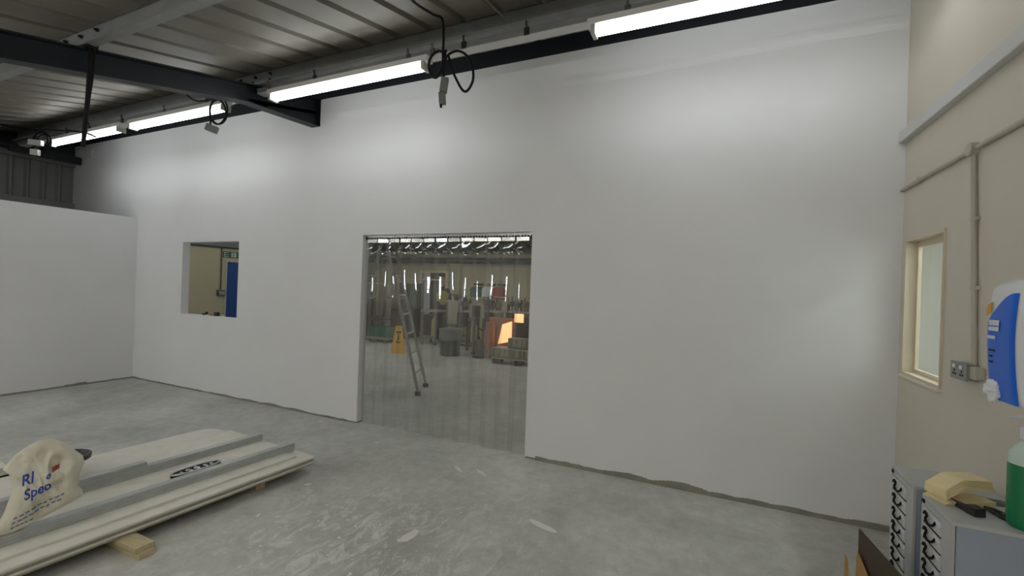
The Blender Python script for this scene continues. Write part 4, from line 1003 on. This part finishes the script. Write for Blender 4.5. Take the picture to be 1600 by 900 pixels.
# person in the doorway region
def person(loc, face, label):
    t = thing('person', loc, label, 'person'); loc = Vector(loc)
    R = Matrix.Rotation(face, 3, 'Z')
    J = {'pelvis': (0, 0, .95), 'belly': (0, .01, 1.12), 'chest': (0, .02, 1.34), 'neck': (0, 0, 1.5), 'neck2': (0, -.02, 1.57),
         'sl': (-.19, 0, 1.44), 'el': (-.25, -.03, 1.15), 'wl': (-.16, -.26, 1.08), 'hl': (-.12, -.33, 1.08),
         'sr': (.19, 0, 1.44), 'er': (.25, -.03, 1.15), 'wr': (.16, -.26, 1.1), 'hr': (.12, -.33, 1.1),
         'hpl': (-.1, 0, .9), 'kl': (-.11, -.03, .5), 'al': (-.11, .02, .1), 'tl': (-.12, -.14, .035),
         'hpr': (.1, 0, .9), 'kr': (.12, -.02, .5), 'ar': (.13, .03, .1), 'tr': (.14, -.13, .035)}
    rad = {'pelvis': .15, 'belly': .14, 'chest': .15, 'neck': .065, 'neck2': .055, 'sl': .075, 'sr': .075, 'el': .048, 'er': .048, 'wl': .032, 'wr': .032, 'hl': .03, 'hr': .03,
           'hpl': .1, 'hpr': .1, 'kl': .065, 'kr': .065, 'al': .045, 'ar': .045, 'tl': .04, 'tr': .04}
    E_ = [('pelvis', 'belly'), ('belly', 'chest'), ('chest', 'neck'), ('neck', 'neck2'), ('chest', 'sl'), ('sl', 'el'), ('el', 'wl'), ('wl', 'hl'), ('chest', 'sr'), ('sr', 'er'), ('er', 'wr'), ('wr', 'hr'),
          ('pelvis', 'hpl'), ('hpl', 'kl'), ('kl', 'al'), ('al', 'tl'), ('pelvis', 'hpr'), ('hpr', 'kr'), ('kr', 'ar'), ('ar', 'tr')]
    def skinned(names, edges, extra, name, mm):
        me = bpy.data.meshes.new(name); idx = {k: i for i, k in enumerate(names)}
        me.from_pydata([R @ Vector(J[k]) for k in names], [(idx[a], idx[b]) for a, b in edges], [])
        o = bpy.data.objects.new(name, me); C.objects.link(o)
        sk = o.modifiers.new('s', 'SKIN'); sk.use_smooth_shade = True
        for i, k in enumerate(names): me.skin_vertices[0].data[i].radius = (rad[k]+extra,)*2
        me.skin_vertices[0].data[0].use_root = True
        o.modifiers.new('d', 'SUBSURF').levels = 1
        dg = bpy.context.evaluated_depsgraph_get(); dg.update()
        m2 = bpy.data.meshes.new_from_object(o.evaluated_get(dg)); bpy.data.objects.remove(o)
        o = bpy.data.objects.new(name, m2); C.objects.link(o); o.parent = t; m2.materials.clear(); m2.materials.append(M[mm]); return o
    skinned(list(J), E_, 0, 'body', 'dkblue')
    skinned(['pelvis', 'belly', 'chest', 'sl', 'sr'], [('pelvis', 'belly'), ('belly', 'chest'), ('chest', 'sl'), ('chest', 'sr')], .012, 'vest', 'vest')
    # head
    hc = R @ V(0, -.02, 1.69)
    m = blob(loc+hc, .105, 2, .04, sq=(.78, .95, 1.2)); m.build('head', 'skin', t, smooth=True)
    m = blob(loc+hc+R @ V(0, .02, .04), .112, 5, .05, sq=(.8, .92, 1.0)); m.build('hair', 'hair', t, smooth=True)
    m = MB().box((-.012, -.03, -.02), (.012, .0, .03), Matrix.Translation(loc+hc+R @ V(0, -.1, 0)) @ R.to_4x4(), bev=.006); m.build('nose', 'skin', t, smooth=True)
    for s_ in (-1, 1):
        blob(loc+hc+R @ V(.035*s_, -.092, .015), .011, 1, .0).build('eye', 'machine_dark', t); blob(loc+hc+R @ V(.085*s_, 0, 0), .022, 1, 0, sq=(.5, 1, 1.4)).build('ear', 'skin', t)
    # hands with five fingers
    for s_, w_ in ((-1, 'hl'), (1, 'hr')):
        hp = Vector(J[w_])
        blob(loc+R @ (hp+V(0, -.02, 0)), .04, 4, .05, sq=(.9, 1.1, .5)).build('hand', 'skin', t, smooth=True)
        for f in range(4):
            b_ = hp+V(-.027+.018*f, -.05, 0); MB().tube([loc+R @ b_, loc+R @ (b_+V(0, -.035, -.004)), loc+R @ (b_+V(0, -.05-.006*(f in (1, 2)), -.028))], .0085, 6).build('finger', 'skin', t, smooth=True)
        b_ = hp+V(-.034*s_, -.01, 0); MB().tube([loc+R @ b_, loc+R @ (b_+V(-.022*s_, -.03, -.008)), loc+R @ (b_+V(-.018*s_, -.05, -.02))], .009, 6).build('thumb', 'skin', t, smooth=True)
    return t
pp = at(691, 450, 11.05)
person((pp.x, 11.05, 0), .9, 'grey-haired person in a yellow vest over dark clothes standing at the machines')

# machines line: frame, posts, motors, hoses
random.seed(5)
def frame(name, x0, x1, y0, y1, h, lab, extras, mm='machine'):
    t = thing(name, ((x0+x1)/2, (y0+y1)/2, 0), lab, 'machine')
    MB().box((x0, y0, h-.05), (x1, y1, h), bev=.006).build('deck', 'machine_lt', t)
    MB().box((x0+.04, y0+.03, .18), (x1-.04, y0+.06, .22)).build('rail', mm, t); MB().box((x0+.04, y1-.06, .18), (x1-.04, y1-.03, .22)).build('rail', mm, t)
    for x in (x0+.04, x1-.04):
        for y in (y0+.04, y1-.04):
            MB().box((x-.022, y-.022, .09), (x+.022, y+.022, h-.05)).build('leg', mm, t)
            MB().lathe([(.04, -.012), (.04, .012)], (x, y, .04), 12, (0, 1, 0)).build('castor', 'black', t)
            MB().box((x-.015, y-.02, .04), (x+.015, y+.02, .1)).build('castor_fork', 'machine_dark', t)
    extras(t, x0, x1, y0, y1, h)
    return t
def cart_ex(t, x0, x1, y0, y1, h):
    MB().box((x0+.05, y0+.05, .24), (x0+.36, y1-.05, .8), bev=.02).build('drum', 'black', t)
    MB().lathe([(.08, 0), (.08, .42), (.05, .5), (.03, .52)], (x1-.14, y0+.12, .23), 14).build('canister', 'vest', t, smooth=True)
q = floor_at(668, 539); frame('trolley', q.x-.25, q.x+.24, q.y, q.y+.5, .92, 'steel trolley holding a black drum before the hall doorway', cart_ex)
q = floor_at(697, 540)
def ex2(t, x0, x1, y0, y1, h):
    MB().box((x0+.02, y0+.02, .55), (x1-.02, y1-.02, h-.05), bev=.01).build('cabinet_box', 'machine_lt', t)
    for k in range(3): MB().tube(smooth_path([V(x0+.15+.12*k, y0, h), V(x0+.2+.1*k, y0-.05, h+.16), V(x0+.35+.1*k, y0, h+.06)]), .012, 6).build('hose', 'black', t, smooth=True)
    MB().box((x0+.25, y0+.05, h), (x0+.5, y0+.3, h+.12), bev=.02).build('motor', 'machine_dark', t)
frame('packing_machine', q.x-.19, q.x+.3, q.y+.2, q.y+.8, 1.2, 'pale cabinet machine on castors behind the round bin', ex2)
def ex3(t, x0, x1, y0, y1, h):
    n = 9
    for k in range(n):
        x = x0+.06+(x1-x0-.12)*k/(n-1); hh = random.uniform(.12, .34)
        MB().tube([V(x, y0+.1, h), V(x, y0+.1, h+hh)], random.uniform(.012, .03), 8).build('post', random.choice(['machine_dark', 'machine', 'machine_lt']), t)
        if k % 2: MB().box((x-.045, y0+.05, h+hh*.3), (x+.045, y0+.2, h+hh*.3+.12), bev=.012).build('motor', random.choice(['machine_dark', 'machine']), t)
    for k in range(2):
        x = x0+.06+k*(x1-x0-.3)*.5; MB().tube(smooth_path([V(x, y0+.02, h+.15), V(x+.04, y0-.03, h-.05), V(x+.1, y0-.03, h-.3), V(x+.18, y0, h-.1)]), .011, 6).build('hose', 'black', t, smooth=True)
    MB().box((x0+.06, y0+.02, h-.4), (x0+(x1-x0)*.5, y0+.3, h-.05), bev=.01).build('gear_case', 'machine_dark', t)
    MB().box((x0+(x1-x0)*.6, y0+.02, h-.25), (x1-.06, y0+.3, h-.05), bev=.01).build('gear_case', 'machine', t)
    MB().box((x0+.05, y1-.05, h+.28), (x1-.05, y1-.01, h+.31)).build('guide_rail', 'machine_lt', t)
    for x in (x0+.06, x1-.06): MB().box((x-.012, y1-.04, h), (x+.012, y1-.015, h+.28)).build('guide_post', 'machine', t)
def midx(px, Y): return at(px, 500, Y).x
Y0 = 9.08
frame('filling_machine', midx(712, Y0), midx(742, Y0), Y0, Y0+.55, 1.02, 'filling machine with dark motors and hoses right of the person', ex3, 'machine_dark')
frame('capping_machine', midx(752, Y0), midx(782, Y0), Y0, Y0+.55, 1.06, 'capping machine with a row of posts in the middle of the line', ex3, 'machine')
frame('conveyor_machine', midx(788, Y0+.2), midx(835, Y0+.2), Y0+.2, Y0+.8, 1.06, 'conveyor machine with guide rail at the right of the doorway view', ex3, 'machine_dark')
# control screen
p = at(747, 487, 8.9); t = thing('control_panel', (p.x, 8.9, 0), 'control panel with dark screen and white sides on a post', 'panel')
MB().box((p.x-.2, 8.86, p.z-.14), (p.x+.17, 8.92, p.z+.16), bev=.01).build('housing', 'machine_lt', t)
MB().box((p.x-.12, 8.85, p.z-.13), (p.x+.08, 8.86, p.z+.14)).build('screen', 'black', t)
MB().tube([(p.x, 8.95, .03), (p.x, 8.93, p.z-.14)], .025, 8).build('post', 'machine_dark', t)
MB().lathe([(.08, 0), (.08, .02), (.03, .035)], (p.x, 8.95, 0), 16).build('foot', 'machine_dark', t)
MB().tube(smooth_path([at(744, 503, 8.98), at(748, 512, 8.96), at(756, 516, 8.96), at(760, 508, 8.96), at(762, 495, 8.98)]), .013, 6).build('hose', 'black', t, smooth=True)
# pedestal
q = floor_at(753, 557); q.y -= .16; t = thing('bollard_stand', (q.x, q.y, 0), 'grey cylindrical stand on a dark base plate near the pallets', 'stand')
MB().lathe([(.09, .03), (.09, .38), (.085, .40)], V(q.x, q.y, 0), 18).build('cylinder', 'machine', t, smooth=True)
MB().lathe([(.15, 0), (.15, .02), (.1, .03)], V(q.x, q.y, 0), 18).build('base_plate', 'black', t, smooth=True)
MB().tube([V(q.x, q.y, .4), V(q.x, q.y, .47)], .02, 8).build('valve', 'black', t)
# heater: copper drum, glowing plate
p = at(790, 520, 8.85); t = thing('heater_cabinet', (p.x, 8.9, 0), 'glowing orange heater with a copper side among the machines', 'heater')
xl, xm, xr = midx(765, 8.9), midx(779, 8.9), midx(803, 8.9)
MB().box((xl, 8.87, .12), (xr, 9.0-.02, .92), bev=.01).build('housing', 'copper', t)
m = MB(); m.prism([V(xm+.02, 8.86, .34), V(xr-.02, 8.86, .42), V(xr-.02, 8.86, .86), V(xm+.12, 8.86, .78)], (0, -.005, 0)); m.build('glow_plate', 'glow', t)
MB().lathe([(.1, .0), (.1, .7)], V(xl+.1, 8.76, .12), 18).build('copper_drum', 'copper', t, smooth=True)
for x in (xl+.03, xr-.03): MB().box((x-.02, 8.92, 0), (x+.02, 8.96, .12)).build('leg', 'machine_dark', t)
p = at(811, 497, 8.9); o = MB().box((p.x-.11, 8.9, p.z-.1), (p.x+.1, 8.93, p.z+.09), bev=.004).build('inspection_lamp', 'glow'); recenter(o, (p.x, 8.9, p.z-.1)); tag(o, 'small glowing orange inspection lamp above the heater', 'lamp')
tbox('dark_motor_case', (xr+.04, 8.96, .15), (midx(835, 8.96), 9.1, .95), 'machine_dark', 'dark motor case right of the heater', 'machine')
# ribbed crates on pallets
def ribbed(x0, x1, y0, y1, z0, z1, lab):
    t = thing('ribbed_crate', ((x0+x1)/2, (y0+y1)/2, z0), lab, 'crate', 'ribbed crates on the pallet')
    MB().box((x0, y0, z0), (x1, y1, z1), bev=.008).build('crate_body', 'crate', t)
    n = max(3, int((x1-x0)/.1)); g_ = (x1-x0)/n
    for k in range(n): MB().box((x0+g_*k+.012, y0-.02, z0+.04), (x0+g_*(k+1)-.012, y0-.001, z1-.01), bev=.004).build('rib', 'machine_lt' if k % 4 else 'crate', t)
q = floor_at(763, 568)
x0, yy = q.x, q.y+.05
x1_ = -3.1
t = thing('timber_pallet', ((x0+x1_)/2, yy+.4, 0), 'low pallet under the ribbed crates at the right of the doorway view', 'pallet')
for k in range(4): MB().box((x0+.02, yy+.01+.095*k, .11), (x1_, yy+.075+.095*k, .13)).build('deck_board', 'timber', t)
for a in (x0+.05, (x0+x1_)/2, x1_-.12):
    MB().box((a, yy+.03, 0), (a+.1, yy+.37, .109)).build('runner', 'machine_dark', t)
ribbed(x0, x0+.68, yy, yy+.38, .131, .33, 'ribbed crate at the left end of the pallet')
ribbed(x0+.69, x1_, yy, yy+.38, .131, .33, 'ribbed crate at the right end of the pallet')
ribbed(at(793, 545, yy+.12).x, x1_, yy+.12, yy+.38, .331, .54, 'ribbed crate stacked on top at the back of the pallet')
